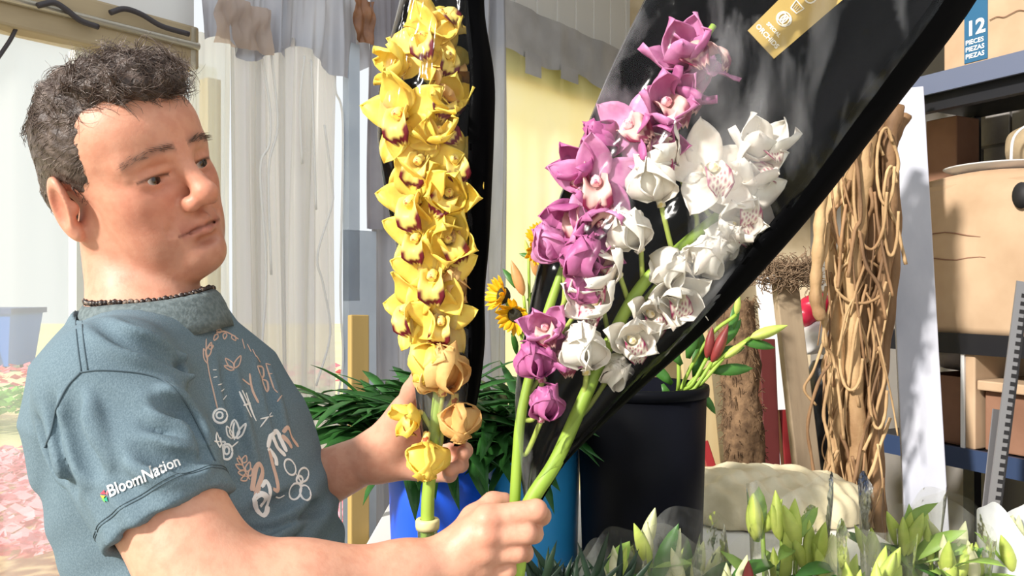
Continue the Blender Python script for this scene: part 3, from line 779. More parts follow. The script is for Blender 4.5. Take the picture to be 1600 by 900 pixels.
strokes('wreath_print', [([(337, 520), (350, 518), (362, 523), (372, 530)], 3), (leafp(340, 522, 334, 532, 3), 2), (leafp(352, 520, 350, 530, 3), 2), (leafp(362, 524, 368, 532, 3), 2), (leafp(346, 518, 338, 516, 3), 2),
    ([(322, 530), (322, 550), (326, 580), (333, 610), (340, 640)], 2), (leafp(322, 560, 330, 535, 4), 2), (leafp(323, 568, 318, 545, 3), 2), (leafp(325, 545, 333, 540, 3), 2),
    (leafp(366, 576, 352, 560, 4), 2), (leafp(366, 576, 376, 556, 4), 2), (leafp(366, 578, 350, 572, 3), 2), ([(378, 530), (382, 545)], 1.5), ([(386, 538), (392, 550)], 1.5), ([(394, 546), (400, 558)], 1.5), ([(400, 556), (406, 566)], 1.5)], 'print_peach')
strokes('wreath_print', [(circ(344, 650, 11, 11), 3, True), (circ(343, 649, 5, 5), 2.5, True), (leafp(343, 700, 341, 664, 5), 2.5), ([(334, 690), (345, 690), (370, 688), (388, 683), (404, 675)], 2.5), ([(366, 688), (364, 672), (366, 660)], 2.5),
    (leafp(366, 686, 366, 656, 8), 2.5), (leafp(370, 686, 384, 662, 4), 2.5), (leafp(362, 686, 354, 666, 4), 2), (leafp(345, 690, 333, 680, 4), 2.5), (leafp(352, 690, 338, 702, 4), 2.5), (circ(354, 706, 9, 12), 3, True), (circ(354, 704, 4, 6), 2.5, True), ([(360, 700), (372, 690)], 2),
    ([(332, 578), (338, 578)], 1.5), ([(333, 590), (339, 589)], 1.5), ([(340, 602), (346, 600)], 1.5), ([(345, 612), (350, 608)], 1.5), ([(348, 625), (354, 618)], 1.5)], 'print_white')
strokes('sprig_print', [([(390, 750), (382, 735), (376, 718), (372, 712)], 2.5), (leafp(384, 740, 372, 738, 4), 2), (leafp(382, 734, 368, 726, 4), 2), (leafp(379, 726, 370, 716, 3), 2), (leafp(385, 738, 390, 722, 4), 2), (leafp(380, 724, 384, 712, 4), 2), (leafp(387, 746, 376, 750, 4), 2), (leafp(389, 745, 393, 732, 3), 2)], 'print_peach')
strokes('flower_print', [(circ(453, 730, 8, 13, -.4), 3, True), (circ(461, 768, 9, 13, .3), 3, True), (circ(477, 770, 8, 12, -.3), 3, True), (circ(474, 742, 8, 11, .2), 3, True), (circ(468, 750, 5, 6), 4, True), ([(468, 750), (462, 740)], 1.5), ([(468, 752), (472, 764)], 1.5), ([(430, 776), (436, 778), (444, 774)], 2)], 'print_white')
# lettering ANY BE / Bloom
strokes('lettering_print', [([(374, 612), (392, 652)], 3), ([(378, 610), (400, 658)], 3), ([(380, 634), (391, 630)], 2.5), ([(384, 614), (398, 655)], 2.5), ([(406, 668), (424, 645)], 2), ([(406, 655), (426, 650)], 2)], 'print_white')
strokes('lettering_print', [([(378, 592), (391, 602)], 3), ([(390, 584), (392, 600), (396, 614), (404, 630)], 3.5), ([(402, 572), (408, 590), (416, 612)], 3), ([(402, 572), (410, 574), (412, 586), (409, 592), (417, 596), (419, 608), (416, 613)], 3), ([(415, 568), (422, 590), (428, 608)], 2.5), ([(415, 568), (422, 570)], 2), ([(418, 584), (425, 584)], 2), ([(428, 608), (434, 614)], 2), ([(433, 628), (440, 618)], 2)], 'print_peach')
strokes('lettering_print', [([(402, 800), (398, 780), (408, 772), (416, 778), (406, 792)], 8), ([(400, 796), (412, 806), (420, 792)], 7), ([(414, 800), (422, 770), (416, 752), (408, 762)], 6), ([(418, 700), (430, 715), (432, 728)], 7), ([(418, 700), (424, 680), (434, 700), (446, 712)], 7), ([(424, 682), (432, 674), (440, 690), (448, 706)], 7)], 'print_white')
strokes('lettering_print', [([(394, 768), (396, 750), (400, 730), (406, 726), (410, 738), (404, 760), (398, 782)], 7), ([(420, 700), (426, 726), (432, 748), (434, 766), (426, 764)], 6), ([(440, 680), (450, 690), (456, 700)], 6), ([(442, 676), (450, 668), (456, 684), (466, 698)], 6)], 'print_peach')
# sleeve lettering
def text_mesh(txt, size=1.0, bold=0.0, align='LEFT'):
    cu = bpy.data.curves.new('txt', 'FONT'); cu.body = txt; cu.size = size; cu.offset = bold; cu.align_x = align; cu.resolution_u = 3
    ob = bpy.data.objects.new('txt', cu); C.objects.link(ob); bpy.context.view_layer.update()
    me = bpy.data.meshes.new_from_object(ob.evaluated_get(bpy.context.evaluated_depsgraph_get()))
    bpy.data.objects.remove(ob); bpy.data.curves.remove(cu); return me
def project_text(name, me, fn, m_, parent, sub=True):
    bm = bmesh.new(); bm.from_mesh(me); bmesh.ops.triangulate(bm, faces=bm.faces[:])
    if sub: bmesh.ops.subdivide_edges(bm, edges=bm.edges[:], cuts=1, use_grid_fill=False)
    for v in bm.verts: v.co = fn(v.co.x, v.co.y)
    bm.to_mesh(me); bm.free(); return put(name, me, m_, parent)
tm = text_mesh('BloomNation', 1.0, .018)
xs = [v.co.x for v in tm.vertices]; tw = max(xs)
def sl(x, y):
    u = x/tw; px = 172 + (282-172)*u; py = 777 + (727-777)*u
    px += y*(-.41)*21; py -= y*.91*27
    q = px_shirt([(px, py)], .0010); return q[0] if q else Vector(P(px, py, .70))
project_text('sleeve_lettering', tm, sl, M['print_white'], shirt)
for pts, col in (([(158, 771), (164, 765), (166, 772)], (220, 70, 90)), ([(158, 773), (166, 774), (162, 779)], (240, 190, 60)), ([(163, 781), (168, 775), (170, 783)], (40, 160, 130)), ([(160, 779), (164, 776), (166, 785)], (120, 190, 90)), ([(166, 770), (170, 765), (169, 774)], (240, 120, 130))):
    q = px_shirt(pts, .0010)
    if len(q) == 3: put('emblem', mesh('emblem', q, [(0, 1, 2)]), mat('emblem_ink', col, .7), shirt)

# -- necklace of small dark beads
M['bead'] = mat('bead', (44, 32, 30), .35, noise=((150, 130, 115), 140, .55, .62))
nk = []
mbn = MB()
for i in range(74):
    a = 2*PI*i/74
    c = CC + nb_ax*(.019 - .014*max(0, math.cos(a))**1.3 + near_dip(a)*1.05) + (ua*math.cos(a)+va*math.sin(a))*.0665
    q = BVHTree  # beads rest on the neck
    n1 = 6; vs = []; fs = []
    rb = .0030 if i % 3 else .0038
    mbn.lathe([(.0004, -rb), (rb*.8, -rb*.6), (rb, 0), (rb*.8, rb*.6), (.0004, rb)], c, 7)
mbn.build('necklace', M['bead'], man)
# trousers and shoes (below the frame)
Ft = Field((-.66, .58, 0.0), (-.05, 1.24, .90), .009)
Ft.add(lambda X, Y, Z: np.maximum(torso(X, Y, np.clip(Z, .82, 1.0), -.004), np.maximum(.70-Z, Z-.84)), (-.62, .62, .68), (-.12, 1.2, .86), .0)
for s in (1, -1):
    hp = np.array((-.36, .905, .80)) + TR*s*.095; kn = np.array((-.34, .905, .45)) + TR*s*.10; an = np.array((-.37, .905, .07)) + TR*s*.105
    cone(Ft, hp, kn, .095, .066, .03); cone(Ft, kn, an, .066, .055, .03)
TV, TQ = Ft.extract(1); put('trousers', fastmesh('trousers', TV, TQ), mat('dark_denim', (34, 40, 52), .85, noise=((46, 54, 68), 90, .4, .6)), man)
for s in (1, -1):
    Fo = Field((-.60, .55, -.02), (-.02, 1.25, .16), .007); an = np.array((-.37, .905, .045)) + TR*s*.105
    cone(Fo, an, an+TF*.16+np.array((0, 0, -.010)), .042, .035, .02); cone(Fo, an+np.array((0, 0, .02)), an+np.array((0, 0, .06)), .044, .046, .02)
    Fo.add(lambda X, Y, Z: .002-Z+0*X+0*Y, (-.60, .55, -.02), (-.02, 1.25, .16), 0, 'i')
    OV, OQ = Fo.extract(1); put('shoe', fastmesh('shoe', OV, OQ), M['black'], man)

# -- hair: a sculpted mass plus strands
Fh = Field((-.58, .74, 1.45), (-.30, 1.05, 1.76), .0022)
hell(Fh, (-.006, 0, .036), (.0930, .0785, .0820), .0)
hell(Fh, (-.068, 0, -.012), (.034, .060, .045), .03)
for c, r in (((.030, -.022, .100), (.040, .034, .024)), ((.050, .012, .096), (.034, .034, .024)), ((-.004, -.005, .099), (.034, .036, .018)), ((.068, -.014, .090), (.020, .026, .017)), ((.004, -.034, .080), (.040, .028, .025)), ((.07, .02, .083), (.02, .03, .018)), ((.03, .04, .092), (.04, .03, .022))):
    hell(Fh, c, r, .016)
def hairline(X, Y, Z):
    x, y, z = X-HC[0], Y-HC[1], Z-HC[2]
    lx = x*HR[0, 0]+y*HR[1, 0]+z*HR[2, 0]; ly = x*HR[0, 1]+y*HR[1, 1]+z*HR[2, 1]; lz = x*HR[0, 2]+y*HR[1, 2]+z*HR[2, 2]
    # lowest hair height as a function of the fore-aft position
    zmin = np.interp(lx, [-.12, -.075, -.050, -.040, -.024, .002, .010, .022, .028, .034, .044, .056, .075, .10], [-.06, -.055, -.045, -.014, .016, .010, -.020, -.022, .0, .030, .058, .068, .073, .078])
    zmin = zmin + np.where(lx > .03, .012*np.sin(ly*60+1)*.4, 0) - .010*np.clip((.03-np.abs(ly))/.03, 0, 1)*(lx > .05)
    return zmin - lz + .0*ly
Fh.add(hairline, (-.58, .74, 1.45), (-.30, 1.05, 1.76), 0, 'i')
def hnoise(X, Y, Z):
    x, y, z = X-HC[0], Y-HC[1], Z-HC[2]
    lx = x*HR[0, 0]+y*HR[1, 0]+z*HR[2, 0]; ly = x*HR[0, 1]+y*HR[1, 1]+z*HR[2, 1]; lz = x*HR[0, 2]+y*HR[1, 2]+z*HR[2, 2]
    top = np.clip((lz-.05)/.05, 0, 1)
    return .0005*np.sin(lz*420+lx*160+3*np.sin(lx*90)) + top*(.0035*np.sin(lx*120+2.5*np.sin(lz*95+ly*60))*np.sin(ly*110+lz*70+2*np.sin(lx*70)) + .002*np.sin(ly*260+lx*90))
Fh.add(hnoise, (-.58, .74, 1.45), (-.30, 1.05, 1.76), 0, 'd')
HV, HQ = Fh.extract(1)
M['hair'] = mat('hair', (68, 54, 48), .5, noise=((104, 88, 80), 120, .45, .72, (1, .4, 1)), bump=(220, .5, (1, .25, 1)), spec=.5)
M['strand'] = mat('hair_strand', (86, 70, 62), .36, noise=((176, 160, 152), 60, .50, .74), spec=.5)
hair = put('hair', fastmesh('hair', HV, HQ), M['hair'], man)
HL_ = hloc(HV); rs = np.random.RandomState(5)
hb = BVHTree.FromPolygons([tuple(v) for v in HV], [tuple(q) for q in HQ])
sel = rs.choice(len(HV), 7500)
VV, QQ = [], []
for si in sel:
    p = Vector(HV[si]); l = HL_[si]
    if l[2] < -.04 and l[0] > -.03: continue
    top = l[2] > .072; frontm = top and l[0] > .01
    ln = rs.uniform(.022, .042) if top else rs.uniform(.016, .028)
    # combing direction in head space
    if frontm: dl = np.array((.5+.5*math.sin(l[1]*110)+rs.normal()*.2, .8*math.sin(l[0]*100+l[1]*70)+rs.normal()*.2, .15+rs.normal()*.2))
    elif top: dl = np.array((-.8+.5*math.sin(l[1]*120+l[0]*60), .5*math.sin(l[0]*90+l[1]*40)+rs.normal()*.15, .1))
    else: dl = np.array((-.75, 0, -.55 + (.3 if l[2] > .03 else 0))) + rs.normal(size=3)*.09
    d = Vector(HR @ dl).normalized(); n0 = hb.find_nearest(p)[1]
    curl = (rs.uniform(.5, 1.3) if frontm else .5 if top else .12)*(1 if rs.rand() > .5 else -1)
    lift = (rs.uniform(.1, .5) if frontm else rs.uniform(.02, .2)) if top else rs.uniform(.0, .07)
    pts = []; steps = 6; st = ln/steps; q = p - n0*.001
    for k in range(steps+1):
        pts.append(q.copy())
        tgt = (d - n0*d.dot(n0)); tgt = tgt.normalized() if tgt.length > 1e-5 else d
        dv = (tgt + n0*lift*(1 - .5*k/steps)*(1 if k < 4 else -.6)).normalized(); q = q + dv*st
        d = Quaternion(n0, curl*.42) @ d
        if not frontm:
            nn = hb.find_nearest(q)
            if nn[0] is not None: n0 = nn[1]
    b = len(VV); r0 = rs.uniform(.0004, .0007)
    t0 = (pts[1]-pts[0]).normalized(); u = t0.orthogonal().normalized(); v = t0.cross(u)
    for k, q in enumerate(pts):
        r = r0*(1 - .75*k/steps)
        for j in range(3):
            a = 2.094*j; VV.append(q + (u*math.cos(a)+v*math.sin(a))*r)
    for k in range(steps):
        for j in range(3): QQ.append((b+k*3+j, b+k*3+(j+1) % 3, b+k*3+3+(j+1) % 3, b+k*3+3+j))
st_ = put('hair_strands', fastmesh('hair_strands', [tuple(v) for v in VV], QQ), M['strand'], hair); st_['kind'] = 'stuff'

# brow hairs
VV, QQ = [], []
sb = BVHTree.FromPolygons([tuple(v) for v in V[(L[:, 2] > -.05)][:1]]*3, [(0, 1, 2)]) if False else None
for s in (-1, 1):
    for _ in range(80):
        t = rs.uniform(-1, 1); ly = s*(.033 + .024*t); lz = .0205 + .004*(1-t*t) - .003*t + rs.normal()*.0017
        x0 = Vector(hl(.13, ly, lz)); dr = Vector(HR @ np.array((-1, 0, 0)))
        cand = np.argmin(((L - np.array((.075, ly, lz)))[:, 1:]**2).sum(1) + np.where(L[:, 0] < .04, 1, 0))
        p = Vector(V[cand]); d = Vector(HR @ np.array((.05, s*.8, .35 - .5*(t > 0)))).normalized()
        nrm = Vector(HR @ np.array((.9, s*.35, .2))).normalized(); b = len(VV)
        u = d.orthogonal().normalized(); v_ = d.cross(u)
        for k in range(4):
            q = p + d*(.0075*k/3) + nrm*(.0006 + .0012*math.sin(k)); r = .00034*(1-.28*k)
            for j in range(3): VV.append(q + (u*math.cos(2.094*j)+v_*math.sin(2.094*j))*r)
        for k in range(3):
            for j in range(3): QQ.append((b+k*3+j, b+k*3+(j+1) % 3, b+k*3+3+(j+1) % 3, b+k*3+3+j))
eb = put('eyebrow', fastmesh('eyebrow', [tuple(v) for v in VV], QQ), mat('brow_hair', (104, 84, 74), .5), man); eb['kind'] = 'stuff'
# ------------------------------------------------------------------ orchids
def petal_fn(Lg, W, bend, cup, tip=.5, wavy=0.0, ph=0.0, twist=0.0):
    """petal along +Y, facing +Z. bend>0 curls the tip towards +Z, cup>0 lifts the edges"""
    def fn(u, v):
        s_ = (u-.5)*2
        wd = W*.5*(math.sin(PI*min(1, v**.75*(.93)+.07))**.72)*(1 if v < .6 else 1 - (v-.6)*tip*.6)
        a = bend*v; y = Lg*(math.sin(a)/bend if abs(bend) > 1e-3 else v); z = Lg*((1-math.cos(a))/bend if abs(bend) > 1e-3 else 0)
        if abs(bend) > 1e-3: y = Lg*math.sin(a)/bend; 
        x = wd*s_
        z2 = z + cup*W*s_*s_*math.cos(a) + wavy*W*math.sin(v*9+ph+s_*2)*abs(s_); y2 = y - cup*W*s_*s_*math.sin(a)
        ct, st = math.cos(twist*v), math.sin(twist*v)
        return Vector((x*ct - z2*st*.3, y2, z2 + x*st))
    return fn
def petal_mesh(name, args, m_, ang, tilt=0.0, th=.0009, base=.004, nu=6, nv=8):
    mb = MB(); fn = petal_fn(*args); Rz = Matrix.Rotation(ang-PI/2, 3, 'Z') @ Matrix.Rotation(tilt, 3, 'X')
    mb.slab(lambda u, v: Rz @ (fn(u, v) + Vector((0, base, 0))), nu, nv, th)
    me = mb.me(name); me.materials.append(m_); return me
def lip_mesh(name, m_, rim, sz=1.0, spots=False):
    """three-lobed lip: trough under the column, then a frilled front lobe that turns down"""
    mb = MB()
    def fn(u, v):
        s_ = (u-.5)*2
        wd = sz*np.interp(v, [0, .25, .5, .62, .8, 1], [.006, .011, .011, .013, .014, .005])
        a = np.interp(v, [0, .5, .75, 1], [0, .25, 1.5, 2.7])
        # path in the YZ plane
        ys = np.interp(v, [0, .5, .65, .8, 1], [-.002, -.008, -.012, -.020, -.027])*sz
        zs = np.interp(v, [0, .5, .65, .8, 1], [.002, .020, .024, .023, .016])*sz
        up = np.interp(v, [0, .3, .55, .75, 1], [.012, .014, .009, .002, -.002])*sz
        fr = .0016*sz*math.sin(s_*11+v*6)*max(0, v-.5)*2
        return Vector((wd*s_, ys + up*s_*s_ + fr, zs + fr + .003*sz*abs(s_)))
    mb.slab(fn, 10, 14, .0008)
    me = mb.me(name)
    # colour by position on the lip: pale throat, dark rim on the front lobe
    N = 11*15; col = []
    for k in range(2):
        for j in range(15):
            for i in range(11):
                s_ = abs((i/10-.5)*2); v = j/14
                e = max(s_, (v-.5)/.5 if v > .5 else 0)
                if spots:
                    rim_w = 1.0 if (v > .45 and ((i*7+j*5) % 3 == 0 or s_ > .95)) else 0.0
                else: rim_w = 1.0 if (v > .66 and e > .60 and v < .97) else 0.0
                col.append(np.array(lin(rim))*rim_w + np.array(lin(m_))*(1-rim_w))
    mesh_color(me, np.array(col)); me.materials.append(M['lip']); return me
M['lip'] = mat('orchid_lip', (240, 220, 170), .5, vc='col', trans=.15)
def column_mesh(name, m_, sz=1.0):
    mb = MB(); pts = [Vector((0, .000, -.004))*sz, Vector((0, .003, .004))*sz, Vector((0, .0045, .011))*sz, Vector((0, .002, .017))*sz, Vector((0, -.001, .0195))*sz]
    mb.tube(catmull(pts, 3), [.0042*sz]*4+[.0046*sz]*4+[.0052*sz]*3+[.0048*sz, .0035*sz], 8)
    me = mb.me(name); me.materials.append(m_); return me
PM = {}
def make_kind(key, m_pet, m_col, lipcol, rim, form, spots=False, W=.036, Lg=.046):
    ms = []
    if form == 'open':
        spec = [(PI/2, (Lg, W, .35, .06), .15), (PI*.87, (Lg*.97, W*.92, -.15, .05), .10), (PI*.13, (Lg*.97, W*.92, -.15, .05), .10), (PI*1.30, (Lg, W*.98, .25, .08), .12), (PI*1.70, (Lg, W*.98, .25, .08), .12)]
    elif form == 'half':
        spec = [(PI/2, (Lg, W*1.1, .7, .22), .75), (PI*.86, (Lg, W, .5, .18), .55), (PI*.14, (Lg, W, .5, .18), .55), (PI*1.28, (Lg, W*1.05, .6, .2), .7), (PI*1.72, (Lg, W*1.05, .6, .2), .7)]
    else:  # closed, tulip-like
        spec = [(PI/2, (Lg, W*1.25, .9, .36), 1.12), (PI*.85, (Lg, W*1.2, .8, .34), 1.05), (PI*.15, (Lg, W*1.2, .8, .34), 1.05), (PI*1.27, (Lg, W*1.2, .85, .34), 1.1), (PI*1.73, (Lg, W*1.2, .85, .34), 1.1)]
    for i, (a, ar, tl) in enumerate(spec):
        ms.append(petal_mesh('petal', (*ar, .3, .07, i*1.7, .15*(-1)**i), m_pet, a, tl))
    PM[key] = (ms, None if form == 'closed' else lip_mesh('lip', lipcol, rim, 1.0, spots), column_mesh('blossom', m_col))
M['pet_y'] = mat('petal_yellow', (255, 230, 104), .5, noise=((246, 204, 84), 45, .42, .7), bump=(90, .12), trans=.2)
M['pet_o'] = mat('petal_tan', (246, 208, 134), .55, noise=((232, 180, 108), 60, .4, .65, (1, 1, .3)), bump=(70, .3), trans=.3)
M['pet_p'] = mat('petal_pink', (228, 156, 200), .48, noise=((204, 112, 170), 50, .4, .7, (1, 1, .4)), bump=(120, .15), trans=.3)
M['pet_pd'] = mat('petal_magenta', (212, 122, 176), .48, noise=((180, 84, 146), 50, .4, .7, (1, 1, .4)), bump=(120, .15), trans=.3)
M['pet_w'] = mat('petal_white', (250, 245, 234), .5, noise=((240, 226, 212), 40, .42, .7), bump=(100, .12), trans=.16)
M['col_y'] = mat('column_yellow', (250, 226, 130), .45, noise=((180, 90, 50), 150, .55, .6))
M['col_p'] = mat('column_pink', (238, 196, 200), .45, noise=((190, 90, 120), 150, .5, .6))
M['col_w'] = mat('column_white', (248, 240, 214), .45, noise=((226, 200, 120), 150, .5, .6))
M['stem'] = mat('stem_green', (158, 186, 70), .5, noise=((128, 160, 52), 30, .4, .7, (1, 1, .2)))
M['stem_l'] = mat('pedicel_green', (178, 192, 92), .5, noise=((150, 168, 70), 60, .4, .7))
for f in ('open', 'half', 'closed'):
    make_kind('y_'+f, M['pet_y'], M['col_y'], (250, 224, 120), (112, 18, 34), f)
    make_kind('o_'+f, M['pet_o'], M['col_y'], (250, 214, 120), (112, 18, 34), f)
    make_kind('p_'+f, M['pet_p'], M['col_p'], (236, 190, 180), (128, 20, 62), f, W=.034, Lg=.046)
    make_kind('d_'+f, M['pet_pd'], M['col_p'], (236, 190, 180), (128, 20, 62), f, W=.034, Lg=.046)
    make_kind('w_'+f, M['pet_w'], M['col_w'], (250, 244, 226), (160, 30, 90), f, True, W=.039, Lg=.053)
def blossom(root, key, px, py, d, face, roll=0.0, sc=1.0):
    """face = (right, up, towards the viewer) direction that the flower looks"""
    z = Vector((face[0], -face[2], face[1])).normalized(); up = Vector((0, 0, 1))
    x = up.cross(z)
    if x.length < .1: x = Vector((1, 0, 0))
    x.normalize(); y = z.cross(x)
    Rm = Matrix((x, y, z)).transposed() @ Matrix.Rotation(roll, 3, 'Z')
    c = P(px, py, d); mw = Matrix.Translation(c) @ Rm.to_4x4() @ Matrix.Scale(sc, 4)
    ms, lip, colm = PM[key]
    o = bpy.data.objects.new('blossom', colm); C.objects.link(o); o.parent = root; o.matrix_basis = wm(root).inverted() @ mw
    for m_ in ms:
        p = bpy.data.objects.new('petal', m_); C.objects.link(p); p.parent = o
        p.rotation_euler = (random.uniform(-.12, .12), random.uniform(-.12, .12), random.uniform(-.08, .08)); 
    if lip: q = bpy.data.objects.new('lip', lip); C.objects.link(q); q.parent = o
    return c, z
def spray(name, label, stem_pts, stem_r, flowers, ped_r=.0027):
    root = empty(name, P(*stem_pts[0])); tag(root, label, 'orchid', 'cut cymbidium orchid sprays')
    path = catmull([P(*q) for q in stem_pts], 6)
    n = len(path); MB().tube(path, [stem_r*(1-.45*i/n) for i in range(n)], 10).build('stem', M['stem'], root)
    for fl in flowers:
        c, z = blossom(root, *fl)
        # pedicel joins the stalk a little below the flower
        best = min(range(n), key=lambda i: ((path[i]-c).length - .0 + abs((path[i]-c).length-.035)))
        j = path[max(0, best-2)]; b = c - z*.003; mid = (j+b)/2 - z*.014 + Vector((0, 0, -.006))
        if (j-b).length > .008:
            MB().tube(catmull([j, mid, b], 5), ped_r, 7).build('pedicel', M['stem_l'], root)
    return root
yf = [('y_open', 668, 68, .872, (-.25, .1, 1), .25, 1.0), ('y_open', 690, 92, .868, (.55, -.05, .8), -.15, .85), ('y_half', 640, 105, .872, (-.8, 0, .5), .2, .9), ('y_open', 684, 40, .882, (.3, .5, .6), .6, .9),
      ('y_open', 634, 182, .862, (-.35, -.15, .9), .12, 1.12), ('y_half', 690, 165, .872, (.35, .2, .85), -.4, .92), ('o_half', 688, 150, .888, (.5, .1, .5), 0, 1.0),
      ('y_open', 660, 252, .862, (-.2, -.25, .95), -.3, 1.0), ('y_open', 708, 252, .866, (.2, -.1, .95), .25, .92), ('y_half', 690, 215, .868, (0, .3, .9), .9, .9),
      ('y_open', 655, 316, .858, (-.45, -.2, .85), .2, 1.1), ('y_half', 698, 310, .864, (.15, .15, .95), -.6, 1.0), ('o_half', 702, 330, .884, (.2, -.2, .8), 0, .75),
      ('y_open', 658, 372, .860, (-.3, -.2, .9), 0, .95), ('y_half', 698, 380, .868, (.2, .1, .95), .5, 1.0), ('o_closed', 700, 395, .885, (.2, .4, .5), .3, .85),
      ('y_open', 680, 432, .856, (-.1, -.12, 1), .05, 1.05), ('o_half', 700, 452, .880, (.2, -.1, .8), .4, .75), ('y_open', 650, 484, .866, (-.7, -.1, .7), .25, .98), ('y_open', 690, 500, .860, (.0, -.25, .95), -.1, .86),
      ('o_closed', 700, 470, .880, (.1, .6, .6), 0, 1.0), ('y_closed', 676, 530, .862, (-.1, -.85, .5), 0, 1.1), ('o_closed', 692, 612, .866, (.1, .75, .5), .3, 1.3), ('o_closed', 712, 622, .872, (.15, -.9, .3), .8, 1.05), ('o_closed', 685, 610, .872, (-.4, .8, .4), 1.3, .9),
      ('y_half', 656, 646, .872, (-.75, -.25, .55), .1, .72), ('y_closed', 667, 682, .864, (0, -.95, .3), .3, 1.0)]
ystem = [(668, 905, .868), (668, 800, .868), (672, 740, .870), (690, 560, .884), (690, 400, .886), (684, 250, .886), (686, 110, .886), (695, 20, .886)]
Y = spray('orchid_spray', 'yellow orchid spray with maroon lips, upright in the tall film sleeve', ystem, .0078, yf)
pf = [('p_half', 1070, 110, .812, (-.2, .5, .6), .7, 1.15), ('p_open', 1092, 92, .820, (.6, .4, .5), 0, .95), ('p_half', 1035, 175, .808, (.1, .25, .9), .4, 1.05), ('d_half', 1050, 150, .818, (.5, .2, .5), 0, .95),
      ('p_open', 992, 208, .808, (-.4, .25, .75), .9, 1.05), ('d_half', 1010, 225, .806, (.35, -.2, .85), -.4, .95), ('d_closed', 960, 235, .822, (-.5, .3, .5), 0, 1.0),
      ('p_open', 932, 288, .800, (-.12, -.12, 1), .1, 1.08), ('d_half', 912, 332, .814, (-.5, -.2, .5), .3, .95), ('p_half', 935, 335, .806, (.1, -.6, .8), PI, .95), ('d_half', 922, 272, .818, (-.5, .2, .5), .5, .95),
      ('d_closed', 898, 436, .806, (.15, .75, .55), .3, 1.12), ('p_closed', 880, 412, .814, (-.5, .8, .25), .6, 1.0), ('d_half', 925, 400, .820, (.3, .1, .7), .3, .9), ('d_closed', 905, 480, .816, (.2, .8, .3), .2, .95),
      ('p_half', 858, 520, .808, (-.3, .35, .8), .4, .8), ('d_half', 868, 560, .816, (.3, .2, .7), .2, .8), ('d_closed', 846, 592, .806, (-.25, .8, .45), .5, .98), ('d_closed', 846, 655, .806, (.15, .75, .5), .1, .92)]
pstem = [(796, 905, .823), (803, 810, .822), (808, 720, .820), (816, 640, .822), (846, 520, .828), (880, 420, .830), (930, 300, .832), (1000, 190, .832), (1080, 90, .834), (1115, 40, .836)]
Pk = spray('orchid_spray', 'pink orchid spray leaning along the left side of the wide sleeve', pstem, .0062, pf)
wf_ = [('w_open', 1105, 272, .798, (.15, .15, 1), .15, 1.0), ('w_half', 1055, 262, .806, (-.7, .35, .55), .5, 1.0), ('w_open', 1160, 316, .806, (.1, -.35, .95), .2, .85), ('w_half', 1184, 256, .816, (.1, .75, .55), .2, .95), ('w_half', 1165, 290, .816, (.1, .6, .6), 1.0, .95),
       ('w_closed', 1032, 318, .800, (-.35, .75, .5), .2, 1.05), ('w_half', 1135, 360, .812, (.25, .2, .9), .6, .85), ('w_closed', 1115, 388, .822, (.2, .3, .7), .3, .85), ('w_closed', 1000, 388, .806, (-.4, .6, .6), .4, 1.0),
       ('w_half', 965, 430, .810, (-.8, .15, .55), 0, .98), ('w_closed', 1085, 422, .812, (.25, .45, .8), .4, 1.0), ('w_half', 1048, 462, .816, (.2, -.2, .9), .3, .85), ('w_closed', 1030, 440, .818, (.2, .3, .5), 0, .95),
       ('w_half', 982, 535, .812, (.15, .1, .95), .2, .8), ('w_closed', 916, 580, .802, (-.12, .8, .5), .2, 1.05), ('w_half', 1010, 495, .822, (.2, .1, .9), .2, .8), ('w_closed', 950, 592, .824, (.2, .4, .7), 0, .75), ('w_half', 940, 480, .820, (-.4, .2, .6), 0, .9)]
wstem = [(806, 905, .812), (822, 800, .812), (868, 722, .812), (905, 640, .812), (950, 540, .816), (1000, 450, .816), (1064, 386, .814), (1140, 322, .812), (1200, 268, .812)]
Wh = spray('orchid_spray', 'white orchid spray with thick green stem in the middle of the wide sleeve', wstem, .0088, wf_)

